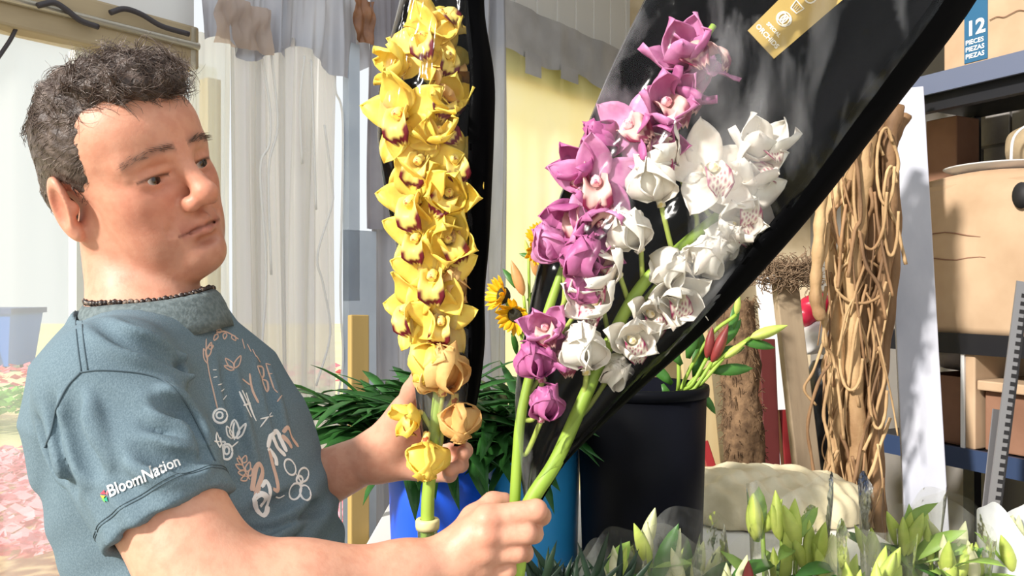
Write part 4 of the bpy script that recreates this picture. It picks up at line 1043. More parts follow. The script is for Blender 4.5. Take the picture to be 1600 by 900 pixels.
# ------------------------------------------------------------------ sleeves
M['sleeve_film'] = film('sleeve_film', (1, 1, 1), .985, .14, (14, .9, None), (.95, .96, 1), .006, ior=1.2, boost=1.3, streak=(11, (1.4, 1, .5), .52, .78, .42, (0, .55, 0)))
M['sleeve_black'] = mat('sleeve_black', (4, 4, 5), .6, spec=.03)
def sleeve_obj(name, label, Lp, Rp, dc, fl, n=44, wrap=.16, amp=.0022, seed=1):
    """a flattened cone of sheet: dark back that wraps round the right edge, clear front. Lp/Rp outline both edges"""
    rs = random.Random(seed); ph = [rs.uniform(0, 6) for _ in range(12)]
    Ls = catmull([P(x, y, dc) for x, y in Lp], 8); Rs = catmull([P(x, y, dc) for x, y in Rp], 8)
    m_ = len(Ls)
    root = empty(name, (Ls[-1]+Rs[-1])/2); tag(root, label, 'sleeve', 'orchid sleeves')
    def pt(a, v, k=1.0):
        f = v*(m_-1); i = min(int(f), m_-2); t = f-i
        l = Ls[i].lerp(Ls[i+1], t); r = Rs[i].lerp(Rs[i+1], t); c = (l+r)/2; h = (r-l)/2
        dep = min(fl, max(.012, h.length*.62))
        cr_ = abs(math.sin(a*4.5+1.7*math.sin(v*5+ph[4])+ph[5])); cr2 = abs(math.sin(a*2.2+v*8+ph[6]))
        wob = amp*(-1.6*(1-cr_)**5 + 1.8*(1-cr2)**7 + math.sin(a*7+v*9+ph[0]) + .7*math.sin(a*13-v*17+ph[1]) + .6*math.sin(a*3+v*31+ph[2])*math.sin(v*12+ph[3]))
        return c + h*math.cos(a)*k + Vector((0, -1, 0))*(dep*math.sin(a)*k + wob*math.sin(a))
    # a = 0 right edge, PI/2 towards the camera, PI left edge
    a1, a2 = PI*wrap, PI*1.03
    mb = MB(); mb.slab(lambda u, v: pt(a2 + (2*PI + a1 - a2)*u, v), 40, n, .0007); mb.build('dark_back', M['sleeve_black'], root)
    mb = MB(); mb.grid(lambda u, v: pt(a1-.10 + (a2+.12-a1)*u, v, 1.006), 48, n*2); mb.build('clear_front', M['sleeve_film'], root)
    return root, pt
YS, ypt = sleeve_obj('flower_sleeve', 'tall narrow film sleeve with black back round the yellow orchids',
    [(640, -60), (618, 30), (596, 120), (590, 200), (600, 290), (616, 370), (634, 460), (644, 560), (652, 640), (662, 700)],
    [(758, -60), (757, 20), (772, 120), (772, 200), (768, 300), (764, 380), (757, 460), (757, 540), (745, 630), (722, 694)], .880, .046, wrap=.30, seed=3)
BS, bpt = sleeve_obj('flower_sleeve', 'wide flaring sleeve with black back round the pink and white orchids',
    [(1060, -110), (1008, 0), (950, 120), (882, 290), (846, 400), (820, 520), (806, 610), (808, 690), (814, 745), (820, 785)],
    [(1585, -110), (1508, 25), (1400, 165), (1286, 312), (1200, 412), (1105, 512), (1012, 596), (940, 664), (884, 722), (846, 782)], .822, .060, wrap=.27, seed=8, amp=.0028)
# gold card in the wide sleeve
M['gold'] = mat('gold_card', (186, 154, 84), .4, .1, noise=((206, 182, 110), 5, .4, .65))
def card_pt(px, py, off=0.0): return P(px, py, .7655-off)
cd = empty('label_card', card_pt(1240, 40)); tag(cd, 'gold card with white lettering tucked in the wide orchid sleeve', 'label')
q = [(1168, 48), (1209, 92), (1370, -46), (1322, -105)]
mb = MB(); f_ = [card_pt(*v, 0) for v in q]; mb.hexa(f_ + [p + Vector((0, -.0008, 0)) for p in f_]); mb.build('card', M['gold'], cd)
M['ink_white'] = mat('ink_white', (250, 246, 236), .5)
ex = (Vector((1209, 92))-Vector((1168, 48))).normalized(); ey = Vector((ex.y, -ex.x))   # reading direction, letter-up direction
def card_map(ox, oy, sc):
    return lambda x, y: card_pt(ox + (ex.x*x + ey.x*y)*sc, oy + (ex.y*x + ey.y*y)*sc, .0012)
tm = text_mesh('ORCHIDS', 1, .03); wd = max(v.co.x for v in tm.vertices); project_text('lettering', tm, card_map(1180, 41.5, 48/wd), M['ink_white'], cd, False)
tm = text_mesh('SPECIAL', 1, .03); wd = max(v.co.x for v in tm.vertices); project_text('lettering', tm, card_map(1197, 37.5, 29/wd), M['ink_white'], cd, False)
def card_ring(cx, cy, pts, w_=1.4):
    mb = MB(); mb.tube([card_pt(cx+(ex.x*a+ey.x*b), cy+(ex.y*a+ey.y*b), .0012) for a, b in pts+[pts[0]]], w_*.00042, 5); mb.build('icon', M['ink_white'], cd)
for dx in (-5, 0, 5): card_ring(1225, 30, [(dx+4.2*math.cos(t*.628), 7.5*math.sin(t*.628)) for t in range(10)], 2)
card_ring(1225, 30, [(12*math.cos(t*.4), 11*math.sin(t*.4)) for t in range(15)], 1.6)
card_ring(1245, 12, [(-6, -7), (6, -7), (9, 7), (-9, 7)], 2)
for k in (-3, 0, 3): card_ring(1245, 12, [(k, -4), (k*1.3, 4)], 1)
card_ring(1266, -4, [(9*math.cos(t*.4), 9*math.sin(t*.4)) for t in range(15)], 2)
# stem water tube on the yellow spray
M['glass_tube'] = film('tube_plastic', (.95, 1, .92), .92, .05, (20, .1, None), (.9, .95, .9), .12, boost=1.6)
M['rubber'] = mat('tube_cap', (226, 216, 158), .5)
vt = P(668, 818, .868); tb = empty('water_tube', vt+Vector((0, 0, -.10))); tag(tb, 'clear water tube with cream rubber cap on the yellow orchid stem', 'tube')
MB().lathe([(.008, 0), (.0125, .0), (.0132, .004), (.0132, .009), (.012, .011), (.008, .011)], vt+Vector((0, 0, -.006)), 24).build('cap', M['rubber'], tb)
MB().lathe([(.0002, -.10), (.005, -.098), (.0085, -.09), (.0105, -.02), (.0110, -.004)], vt, 20).build('vial', M['glass_tube'], tb)
vt = P(798, 905, .822); tb = empty('water_tube', vt+Vector((0, 0, -.08))); tag(tb, 'pale water tube below the fist on the pink orchid stem', 'tube')
MB().lathe([(.008, 0), (.0115, .0), (.0118, .008), (.008, .010)], vt+Vector((0, 0, .002)), 24).build('cap', M['rubber'], tb)
MB().lathe([(.0002, -.08), (.005, -.078), (.008, -.07), (.010, .002)], vt, 20).build('vial', M['glass_tube'], tb)
# ------------------------------------------------------------------ table, buckets and foliage
def TZ(px, py): return at_z(px, py, TBL)
TBL = .925
tb = empty('work_table', (.24, 1.715, 0)); tag(tb, 'low work table with a white top behind the orchids', 'table')
mb = MB(); mb.box((.24, 1.715, TBL-.015), 1.08, .73, .03); bevel(mb.build('table_top', M['white_cloth'], tb), .004)
M['leg_metal'] = mat('table_leg', (120, 120, 124), .4, .7)
for x in (-.25, .73):
    for y in (1.40, 2.03): MB().box((x, y, (TBL-.03)/2), .04, .04, TBL-.03).build('leg', M['leg_metal'], tb)
def bucket(name, label, px, d, wpx_top, wpx_bot, ytop, m_, sq=2.0, rimw=.004, z0=TBL):
    c = Vector(((px-800)/F*d, d, z0)); rt = wpx_top/F*d/2; rb = wpx_bot/F*d/2; H = CAMZ-(ytop-450)/F*d - z0
    root = empty(name, c); tag(root, label, 'bucket')
    th = .004
    MB().lathe([(.0005, .004), (rb-.012, .004), (rb-.003, .0), (rb, .006), (rb+(rt-rb)*.5, H*.5), (rt, H), (rt-th, H), (rb-th, .010), (.0005, .010)], c, 48, None, sq).build('body', m_, root)
    MB().lathe([(rt, H-.018), (rt+rimw, H-.018), (rt+rimw*1.2, H-.006), (rt+rimw, H), (rt-th, H+.001)], c, 48, None, sq).build('rim', m_, root)
    return root, c, rt, H
M['blue_d'] = mat('bucket_royal_blue', (14, 82, 214), .4, bump=(120, .06, (1, 1, .02)))
M['blue_l'] = mat('bucket_sky_blue', (52, 158, 226), .4)
M['bucket_k'] = mat('bucket_black', (7, 8, 12), .5, noise=((11, 12, 22), 3, .4, .6), spec=.1)
B1 = bucket('flower_bucket', 'royal blue flower bucket behind the yellow orchid stem', 682, 1.50, 152, 138, 694, M['blue_d'])
B2 = bucket('flower_bucket', 'sky blue flower bucket beside the black bucket', 834, 1.56, 146, 136, 672, M['blue_l'])
B3 = bucket('flower_bucket', 'tall black flower bucket holding the dark lilies', 1002, 1.50, 200, 184, 600, M['bucket_k'])
M['palm'] = mat('palm_leaf', (58, 112, 48), .42, noise=((36, 82, 34), 20, .4, .65), trans=.15)
M['palm_d'] = mat('palm_leaf_dark', (26, 56, 30), .45, noise=((16, 38, 20), 20, .4, .65), trans=.1)
M['palm_stalk'] = mat('palm_stalk', (80, 120, 50), .6)
def leaf_mesh(name, Lg, W, bend, m_, fold=.25, nu=2, nv=5):
    mb = MB()
    def fn(u, v):
        s_ = (u-.5)*2; wd = W*.5*math.sin(PI*min(1, v*.92+.08))**.8; a = bend*v
        return Vector((wd*s_, Lg*math.sin(a)/bend, -Lg*(1-math.cos(a))/bend + fold*wd*abs(s_)))
    mb.slab(fn, nu, nv, .0007); me = mb.me(name); me.materials.append(m_); return me
def place(name, me, parent, p, d, up=Vector((0, 0, 1)), sc=1.0, spin=0.0):
    """leaf with its length along d"""
    d = d.normalized(); x = d.cross(up); x = x.normalized() if x.length > .05 else Vector((1, 0, 0)); z = x.cross(d)
    Rm = Matrix((x, d, z)).transposed().to_4x4() @ Matrix.Rotation(spin, 4, 'Y') @ Matrix.Scale(sc, 4)
    o = bpy.data.objects.new(name, me); C.objects.link(o); o.parent = parent; o.matrix_basis = wm(parent).inverted() @ Matrix.Translation(p) @ Rm; return o
def palm_bunch(label, base, top_c, spread, fronds, leaflets, m_, seed, Lf=.10, drop=.5):
    rs = random.Random(seed); root = empty('palm_bunch', base); tag(root, label, 'palm leaves', 'cut palm foliage')
    lm = [leaf_mesh('leaflet', Lf*k, Lf*.16, b, m_) for k, b in ((1, .5), (.85, .8), (1.1, 1.0))]
    for f in range(fronds):
        a = 2*PI*f/fronds + rs.uniform(-.3, .3); r = spread*rs.uniform(.35, 1)
        tip = top_c + Vector((math.cos(a)*r, math.sin(a)*r*.8, rs.uniform(-drop, .3)*spread))
        mid = base.lerp(tip, .55) + Vector((0, 0, .06)); path = catmull([base + Vector((math.cos(a)*.02, math.sin(a)*.02, 0)), mid, tip], 8)
        MB().tube(path, [.002*(1-.7*i/len(path)) for i in range(len(path))], 5).build('frond_stalk', M['palm_stalk'], root)
        for k in range(leaflets):
            t = .42 + .58*k/(leaflets-1); i = min(int(t*(len(path)-1)), len(path)-2); p = path[i]; tg = (path[i+1]-path[i]).normalized()
            side = tg.cross(Vector((0, 0, 1))).normalized()*(1 if k % 2 else -1)
            d = tg*.75 + side*(.75 if k < leaflets-1 else 0) + Vector((0, 0, rs.uniform(-.15, .25)))
            place('leaflet', lm[rs.randrange(3)], root, p, d, Vector((0, 0, 1)), rs.uniform(.8, 1.15), rs.uniform(-.5, .5))
    return root
palm_bunch('green palm foliage in the royal blue bucket behind the hand', B1[1]+Vector((.0, 0, .05)), P(640, 640, 1.50), .17, 20, 13, M['palm'], 2, .15)
palm_bunch('green palm foliage in the sky blue bucket right of the yellow orchids', B2[1]+Vector((0, 0, .05)), P(768, 640, 1.54), .16, 20, 13, M['palm'], 4, .15)
# sunflowers and orange lily buds behind the sleeve
M['sun_pet'] = mat('sunflower_petal', (255, 206, 30), .5, noise=((240, 170, 10), 40, .4, .7), trans=.2)
M['sun_core'] = mat('sunflower_core', (46, 44, 26), .8, noise=((24, 22, 14), 120, .4, .6), bump=(150, .6))
M['bud_o'] = mat('lily_bud_orange', (212, 150, 92), .5, noise=((176, 130, 70), 30, .4, .7, (1, 1, .3)))
M['bud_g'] = mat('lily_bud_green', (206, 216, 110), .5, noise=((168, 192, 80), 26, .4, .7, (1, 1, .3)), trans=.1)
M['bud_c'] = mat('lily_bud_cream', (238, 232, 196), .5, noise=((206, 214, 150), 26, .4, .7, (1, 1, .3)), trans=.15)
M['bud_r'] = mat('lily_bud_maroon', (150, 58, 56), .5, noise=((104, 44, 40), 26, .4, .7, (1, 1, .3)))
M['leaf'] = mat('lily_leaf', (74, 128, 50), .45, noise=((48, 96, 34), 16, .4, .65), trans=.18)
M['leaf_l'] = mat('lily_leaf_pale', (160, 192, 92), .45, noise=((124, 164, 70), 16, .4, .65), trans=.18)
SP = leaf_mesh('ray_petal', .030, .012, -.35, M['sun_pet'], .2)
LEAF = leaf_mesh('leaf', .085, .022, .7, M['leaf'], .2); LEAFP = leaf_mesh('leaf', .085, .024, .6, M['leaf_l'], .2)
def bud_mesh(name, m_, Lg=.075, r=.011):
    mb = MB(); n = 9
    prof = [(max(.0006, r*(math.sin(PI*min(1, (i/n)**.8*.98+.02))**.8)), Lg*i/n) for i in range(n+1)]
    vs = []; k = 12
    for rr, z in prof:
        for j in range(k):
            a = 2*PI*j/k; q = rr*(1 + .10*math.cos(3*a)); vs.append((q*math.cos(a), z, q*math.sin(a)))
    fs = [(i*k+j, (i+1)*k+j, (i+1)*k+(j+1) % k, i*k+(j+1) % k) for i in range(n) for j in range(k)]
    me = mesh(name, vs, fs); me.materials.append(m_); return me
BUD = {c: bud_mesh('bud', M['bud_'+c]) for c in 'ogcr'}
def sunflower(parent, c, face, sc=1.0, seed=0):
    rs = random.Random(seed); z = Vector((face[0], -face[2], face[1])).normalized(); x = z.orthogonal().normalized(); y = z.cross(x)
    Rm = Matrix((x, y, z)).transposed()
    core = MB().lathe([(.0005, .010), (.010, .009), (.016, .005), (.018, -.002), (.012, -.010), (.004, -.016), (.0005, -.017)], (0, 0, 0), 18)
    o = bpy.data.objects.new('flower_head', core.me('flower_head')); o.data.materials.append(M['sun_core']); C.objects.link(o); o.parent = parent
    o.matrix_basis = wm(parent).inverted() @ Matrix.Translation(c) @ Rm.to_4x4() @ Matrix.Scale(sc, 4)
    for k in range(22):
        a = 2*PI*k/22; q = bpy.data.objects.new('ray_petal', SP); C.objects.link(q); q.parent = o
        q.matrix_basis = Matrix.Rotation(a, 4, 'Z') @ Matrix.Translation((0, .014, .003)) @ Matrix.Rotation(rs.uniform(.2, .9), 4, 'X')
d = 1.62
bo = empty('mixed_bunch', P(812, 640, d)); tag(bo, 'bunch of sunflowers and orange lily buds in front of the yellow sheet', 'bouquet')
for i, (px, py, f) in enumerate(((786, 462, (-.8, .2, .5)), (806, 492, (-.3, -.3, .8)), (846, 372, (-.3, .3, .7)), (840, 392, (.2, -.2, .8)))):
    c = P(px, py, d-.01*i); MB().tube(catmull([P(822, 700, d), P(824, 560, d), c + Vector((.01, 0, -.02)), c], 6), .004, 6).build('stem', M['stem'], bo)
    sunflower(bo, c, f, 1.0 if i < 2 else .8, i)
for px, py, dx, dz, k, sc in ((818, 462, -.35, 1, 'o', 1.0), (838, 432, -.12, 1, 'o', .8), (826, 398, -.25, 1, 'g', .42), (845, 500, .1, 1, 'o', .8)):
    c = P(px, py, d-.02); place('bud', BUD[k], bo, c, Vector((dx, 0, dz)), sc=sc)
    MB().tube(catmull([P(822, 690, d), P(828, 560, d), c], 6), .003, 6).build('stem', M['stem'], bo)
for px, py, dx, dz in ((806, 450, -.5, .9), (846, 408, -1, .45), (824, 470, .6, .6), (800, 520, .3, -1), (790, 478, .8, -.2), (832, 470, .3, 1)):
    place('leaf', LEAF, bo, P(px, py, d+.01), Vector((dx, 0, dz)), Vector((.2, -1, .2)), .62)
# dark lilies in the black bucket
bl = empty('lily_bunch', B3[1]+Vector((.02, 0, .02))); tag(bl, 'dark lily stems with a maroon bud standing in the black bucket', 'bouquet')
d = 1.48
for px, py, dx, dz, k, sc in ((1112, 566, .35, .85, 'r', 1.0), (1172, 528, 1, .35, 'g', .95), (1150, 492, .1, 1, 'g', .55), (1104, 560, .15, 1, 'r', .8), (1060, 560, -.3, 1, 'g', .8), (1130, 560, .8, .6, 'g', .7)):
    c = P(px, py, d); place('bud', BUD[k], bl, c, Vector((dx, -.1, dz)), sc=sc)
    MB().tube(catmull([B3[1]+Vector((.03, 0, .03)), P(1055, 640, d+.02), P((1060+px)/2, py+40, d), c], 6), .0035, 6).build('stem', M['stem'], bl)
for i, (px, py, dx, dz, sc) in enumerate(((1085, 590, .2, 1, 1), (1100, 560, 1, .3, .9), (1120, 545, .8, .9, .8), (1050, 600, -.7, .7, .9), (1075, 560, .2, 1, 1.0), (1040, 620, -.2, -1, .8), (1140, 520, .3, 1, .7), (1092, 610, .5, -.6, .6), (1160, 535, 1, -.1, .7), (1065, 570, -.6, .8, .9), (1035, 600, .4, -.9, .7), (1110, 580, .9, .1, .9), (1030, 580, -.3, .9, .9), (1090, 545, -.3, 1, .9))):
    place('leaf', LEAF, bl, P(px, py, d+.02-.006*(i % 5)), Vector((dx, -.15, dz)), Vector((.1, -1, .2)), sc*1.15)
# ---- foreground lily bunches in clear wraps, standing in low buckets on the floor
M['wrap'] = film('wrap_film', (1, 1, .97), .97, .15, (22, .9, None), (.95, .95, .92), .02, ior=1.25, boost=1.4, streak=(14, (1, 1, .4), .5, .75, .45))
M['wrap_white'] = mat('white_tissue', (235, 236, 238), .35, bump=(30, .7), trans=.25)
def lily_wrap(i, px, ytop, d, wpx, kinds, n, label, white=False, seed=0, leaves=10):
    rs = random.Random(seed); top = P(px, ytop, d); base = Vector((top.x, d+.02, .50)); wr = wpx/F*d/2
    root = empty('lily_bunch', base); tag(root, label, 'bouquet', 'wrapped lilies in the foreground')
    for k in range(n):
        a = rs.uniform(0, 6.28); r = wr*.85*math.sqrt(rs.random()); c = Vector((top.x + r*math.cos(a), d + r*.7*math.sin(a), top.z - rs.uniform(.0, .13)))
        if k == 0: c = Vector((top.x + rs.uniform(-.2, .2)*wr, d-.02, top.z-.05))
        MB().tube(catmull([base + (c-base)*.02 + Vector((rs.uniform(-.02, .02), 0, 0)), base.lerp(c, .6), c], 5), .0035, 6).build('stem', M['stem'], root)
        for q in range(rs.choice((2, 3, 3))):
            place('bud', BUD[rs.choice(kinds)], root, c + Vector((rs.uniform(-.012, .012), rs.uniform(-.012, .012), rs.uniform(-.03, .0))), Vector((rs.uniform(-.45, .45), rs.uniform(-.4, .3), 1)), sc=rs.uniform(.75, 1.05))
        for q in range(leaves//3):
            place('leaf', LEAFP if rs.random() < .6 else LEAF, root, c + Vector((rs.uniform(-.015, .015), rs.uniform(-.015, .015), -rs.uniform(.0, .12))), Vector((rs.uniform(-1, 1), rs.uniform(-.9, .5), rs.uniform(.1, 1.1))), Vector((0, -.6, 1)), rs.uniform(.8, 1.3))
    ph = rs.uniform(0, 6)
    def fn(u, v):
        a = 2*PI*u; r = wr*(.45 + .75*v) * (1 + .07*math.sin(a*3+ph) + .03*math.sin(a*7+v*5+ph) + .03*math.sin(v*9+a*3))
        z = base.z + .10 + (top.z - base.z - .08 + .030*math.sin(a*2+ph) + .006*math.sin(a*5+ph))*v
        return Vector((base.x + (top.x-base.x)*v + r*math.cos(a), base.y + (d-base.y)*v + r*.8*math.sin(a), z))
    MB().grid(fn, 64, 26).build('wrap', M['wrap_white'] if white else M['wrap'], root)
spec = [(955, 884, 1.22, 100, 'gc', 3, 'low pale lily buds in film before the sky blue bucket', False), (1060, 856, 1.24, 140, 'gcc', 5, 'pale yellow lily bunch in clear film in front of the black bucket', False), (1150, 872, 1.16, 110, 'rcc', 4, 'lily bunch with reddish buds beside the cream sack', False),
        (1232, 796, 1.20, 110, 'gg', 5, 'tallest green lily buds in front of the leaning plank', False), (1312, 862, 1.16, 120, 'gc', 5, 'green lily buds in film under the vine bundle', False), (1405, 800, 1.22, 110, 'gg', 5, 'green lily buds in front of the grey board', False),
        (1478, 826, 1.18, 120, 'ccg', 5, 'cream lily bunch in hazy film right of the grey board', False), (1585, 830, 1.22, 90, 'cg', 3, 'lily bunch in crumpled white tissue at the right edge', True), (1365, 884, 1.06, 100, 'gg', 4, 'nearest green lily bunch at the bottom edge under the grey board', False)]
tr = empty('flower_trough', (.52, 1.2, 0)); tag(tr, 'long black trough on the floor holding the wrapped lilies', 'trough')
for c_, a_, b_, h_ in (((.52, 1.02, .30), 1.16, .012, .60), ((.52, 1.34, .30), 1.16, .012, .60), ((-.054, 1.18, .30), .012, .31, .60), ((1.094, 1.18, .30), .012, .31, .60), ((.52, 1.18, .006), 1.14, .31, .012)):
    MB().box(c_, a_, b_, h_).build('panel', M['bucket_k'], tr)
for i, (px, yt, d, wp, kn, n, lb, wh) in enumerate(spec): lily_wrap(i, px, yt, d, wp, kn, n, lb, wh, 50+i)
pr = empty('palm_bunch', Vector((P(890, 900, 1.06).x, 1.10, .45))); tag(pr, 'dark pointed palm leaves poking up at the bottom edge below the buckets', 'palm leaves', 'cut palm foliage')
DL = [leaf_mesh('leaflet', .085, .009, b, M['palm_d']) for b in (.3, .6)]
rs = random.Random(21)
for k, px in enumerate((838, 862, 885, 905, 930, 955)):
    q = P(px, 948, 1.05 + .012*(k % 3)); MB().tube(catmull([Vector(pr.location), (Vector(pr.location)+q)/2 + Vector((0, 0, .03)), q], 6), .003, 6).build('frond_stalk', M['palm_stalk'], pr)
    for n in range(7): place('leaflet', DL[n % 2], pr, q + Vector((rs.uniform(-.01, .01), rs.uniform(-.01, .01), rs.uniform(-.02, .01))), Vector((-.75 + .27*n + rs.uniform(-.1, .1), rs.uniform(-.3, .2), 1)), Vector((0, -1, .3)), rs.uniform(.75, 1.1))
# cream sack on the table
Fk = Field((.30, 1.60, TBL-.02), (.92, 2.12, TBL+.24), .007)
ell(Fk, (.60, 1.86, TBL+.03), (.22, .16, .075), None, .02); ell(Fk, (.50, 1.84, TBL+.03), (.14, .13, .07), None, .04)
Fk.add(lambda X, Y, Z: .008*np.sin(X*50+3*np.sin(Y*30))*np.sin(Y*35+Z*20) + .004*np.sin(X*130+Y*70), (.30, 1.60, TBL-.02), (.92, 2.12, TBL+.24), 0, 'd')
Fk.add(lambda X, Y, Z: TBL+.002-Z+0*X+0*Y, (.30, 1.60, TBL-.02), (.92, 2.12, TBL+.24), 0, 'i')
kv, kq = Fk.extract(1); o_ = np.array((.60, 1.86, TBL)); sk = put('cream_sack', fastmesh('cream_sack', kv-o_, kq), mat('sack', (226, 214, 182), .6, noise=((200, 186, 150), 12, .35, .65), bump=(40, .4))); sk.location = o_
tag(sk, 'slumped cream sack lying on the table behind the lilies', 'sack')
# ------------------------------------------------------------------ leaning timber, vines and shelving on the right
M['moss'] = mat('moss_pole', (128, 100, 72), .95, noise=((84, 62, 42), 40, .35, .65), bump=(90, 1.0))
M['vine'] = mat('vine_bark', (200, 166, 120), .75, noise=((146, 112, 76), 14, .35, .65, (1, 1, .3)), bump=(50, .6))
M['vine_d'] = mat('vine_dark', (160, 122, 84), .75, noise=((104, 76, 50), 14, .35, .65, (1, 1, .3)), bump=(50, .6))
M['plank_g'] = mat('grey_plank', (176, 156, 128), .8, noise=((120, 102, 82), 8, .3, .7, (1, 1, .1)), bump=(30, .4, (1, 1, .1)))
M['board_g'] = mat('pale_grey_board', (206, 206, 214), .7, noise=((168, 170, 182), 7, .3, .7, (1, 1, .35)), bump=(20, .3, (1, 1, .3)))
M['red'] = mat('red_paint', (140, 26, 30), .5); M['dkred'] = mat('dark_red', (84, 24, 22), .6)
M['kraft'] = mat('kraft_card', (190, 162, 132), .75, noise=((174, 144, 114), 6, .35, .65), bump=(14, .15))
M['kraft_d'] = mat('brown_card', (140, 102, 80), .8, noise=((120, 84, 64), 6, .35, .65))
M['paper'] = mat('kraft_paper', (176, 156, 126), .7, bump=(18, .8), noise=((150, 130, 100), 10, .35, .65))
M['steel_k'] = mat('shelf_black', (12, 13, 20), .5); M['steel_b'] = mat('shelf_lip', (104, 112, 134), .45, .2)
M['shelf_blue'] = mat('shelf_blue_lip', (46, 62, 92), .45)
M['slot'] = mat('slotted_steel', (150, 148, 150), .4, .6); M['slot_k'] = mat('slot_hole', (30, 28, 30), .7)
M['bag_w'] = mat('white_bag', (226, 224, 224), .35, bump=(30, .8), trans=.2); M['bag_k'] = mat('black_bag', (16, 17, 22), .3, bump=(22, .9)); M['bag_r'] = mat('red_bag', (186, 30, 62), .35, bump=(26, .7))
M['bag_g'] = mat('grey_bag', (150, 140, 138), .3, noise=((96, 70, 66), 9, .45, .6), bump=(26, .8))
def plank(name, label, cat, a, b, wd, th, m_, nrm=None, group=None):
    """board from a to b"""
    a, b = Vector(a), Vector(b); t = (b-a).normalized(); n_ = Vector(nrm or (0, -1, 0)); s_ = t.cross(n_).normalized(); n_ = s_.cross(t)
    mb = MB(); mb.hexa([a + s_*sx*wd/2 + n_*sn*th/2 for sx, sn in ((-1, -1), (1, -1), (1, 1), (-1, 1))] + [b + s_*sx*wd/2 + n_*sn*th/2 for sx, sn in ((-1, -1), (1, -1), (1, 1), (-1, 1))])
    return bevel(mb.thing(name, m_, label, cat, group), .003)
def floor_pt(px0, py0, d0, px1, py1, d1):
    """extend the line seen between two picture points down to the floor; returns (foot, top)"""
    a, b = P(px0, py0, d0), P(px1, py1, d1); t = a.z/(b.z-a.z) if abs(b.z-a.z) > 1e-6 else 0
    return a - (b-a)*t, b
f0, f1 = floor_pt(1448, 840, 2.08, 1412, 140, 2.38); plank('leaning_board', 'pale grey weathered board leaning upright before the shelving', 'board', f0, f1, .104, .025, M['board_g'], (-.35, -1, 0))
f0, f1 = floor_pt(1268, 800, 2.28, 1226, 440, 2.40); plank('leaning_plank', 'narrow brown grey plank leaning between moss pole and vines', 'plank', f0, f1, .075, .03, M['plank_g'], (.2, -1, 0))
f0, f1 = floor_pt(1108, 790, 2.7, 1078, 470, 2.8); plank('leaning_plank', 'cream plank leaning behind the maroon lily bud', 'plank', f0, f1, .10, .03, M['wood_pale'])
f0, f1 = floor_pt(1216, 600, 2.9, 1200, 430, 2.95); plank('leaning_plank', 'pale plank at the back between moss pole and brown plank', 'plank', f0, f1, .09, .03, M['white_panel'])
f0, f1 = floor_pt(1206, 780, 2.5, 1196, 530, 2.55); plank('red_pole', 'dark red painted post between moss pole and brown plank', 'post', f0, f1, .05, .04, M['dkred'])
f0, f1 = floor_pt(1240, 790, 2.5, 1226, 640, 2.55); plank('red_pole', 'bright red post just left of the brown plank', 'post', f0, f1, .045, .04, M['red'])
f0, f1 = floor_pt(1128, 785, 2.5, 1098, 690, 2.55); plank('red_pole', 'short slanting red stick beside the black bucket', 'stick', f0, f1, .03, .03, M['red'])
f0, f1 = floor_pt(560, 860, 1.80, 560, 492, 1.84); plank('tan_board', 'tan wooden board standing against the silver curtain', 'board', f0, f1, .046, .02, M['tan_board'], (.6, -.8, 0))
# moss pole: shaggy trunk
def lumpy_trunk(name, label, cat, pts, r, m_, amp, seed, n=20, fr=40):
    rs = np.random.RandomState(seed); path = catmull([Vector(p) for p in pts], 16); mb = MB(); vs = []; k = len(path)
    for i, p in enumerate(path):
        for j in range(n):
            a = 2*PI*j/n; rr = r*(1 + amp*rs.normal()); vs.append(p + Vector((math.cos(a)*rr, math.sin(a)*rr, amp*r*rs.normal()*.5)))
    mb.add(vs, [(i*n+j, i*n+(j+1) % n, (i+1)*n+(j+1) % n, (i+1)*n+j) for i in range(k-1) for j in range(n)], True)
    mb.f.append(tuple((k-1)*n+j for j in range(n))); mb.sm.append(False)
    return mb, path
f0, f1 = floor_pt(1160, 800, 2.20, 1150, 470, 2.26)
mp = empty('moss_pole', f0); tag(mp, 'shaggy brown moss pole standing left of the plank', 'pole')
mb, path = lumpy_trunk('moss_pole', '', '', [f0, f0.lerp(f1, .5)+Vector((.01, 0, 0)), f1], .052, M['moss'], .10, 3); mb.build('trunk', M['moss'], mp)
rs = random.Random(4); mb = MB()
for _ in range(700):
    i = rs.randrange(12, len(path)); a = rs.uniform(0, 6.28); p = path[i] + Vector((math.cos(a)*.05, math.sin(a)*.05, rs.uniform(-.02, .02)))
    q = p + Vector((math.cos(a)*rs.uniform(.005, .02), math.sin(a)*.012, rs.uniform(-.025, .015))); mb.tube([p, (p+q)/2+Vector((0, 0, .004)), q], .0012, 3, False)
o = mb.build('fibre', M['moss'], mp); o['kind'] = 'stuff'
# dried tuft over the plank
c = P(1228, 425, 2.34); mb = MB()
for _ in range(650):
    a, b = rs.uniform(0, 6.28), rs.uniform(-1, 1); r = .085*rs.random()**.5; p = c + Vector((math.cos(a)*r*1.1, math.sin(a)*r*.6, b*r*.55)); t = rs.uniform(0, 6.28)
    pts = [p]
    for k in range(4):
        t += rs.uniform(-.9, .9); pts.append(pts[-1] + Vector((math.cos(t)*.012, rs.uniform(-.006, .006), math.sin(t)*.010)))
    mb.tube(pts, .0013, 3, False)
mb.thing('dried_moss', mat('dried_moss', (140, 116, 92), .9), 'tuft of dried brown moss hung over the plank top', 'moss', kind='stuff')
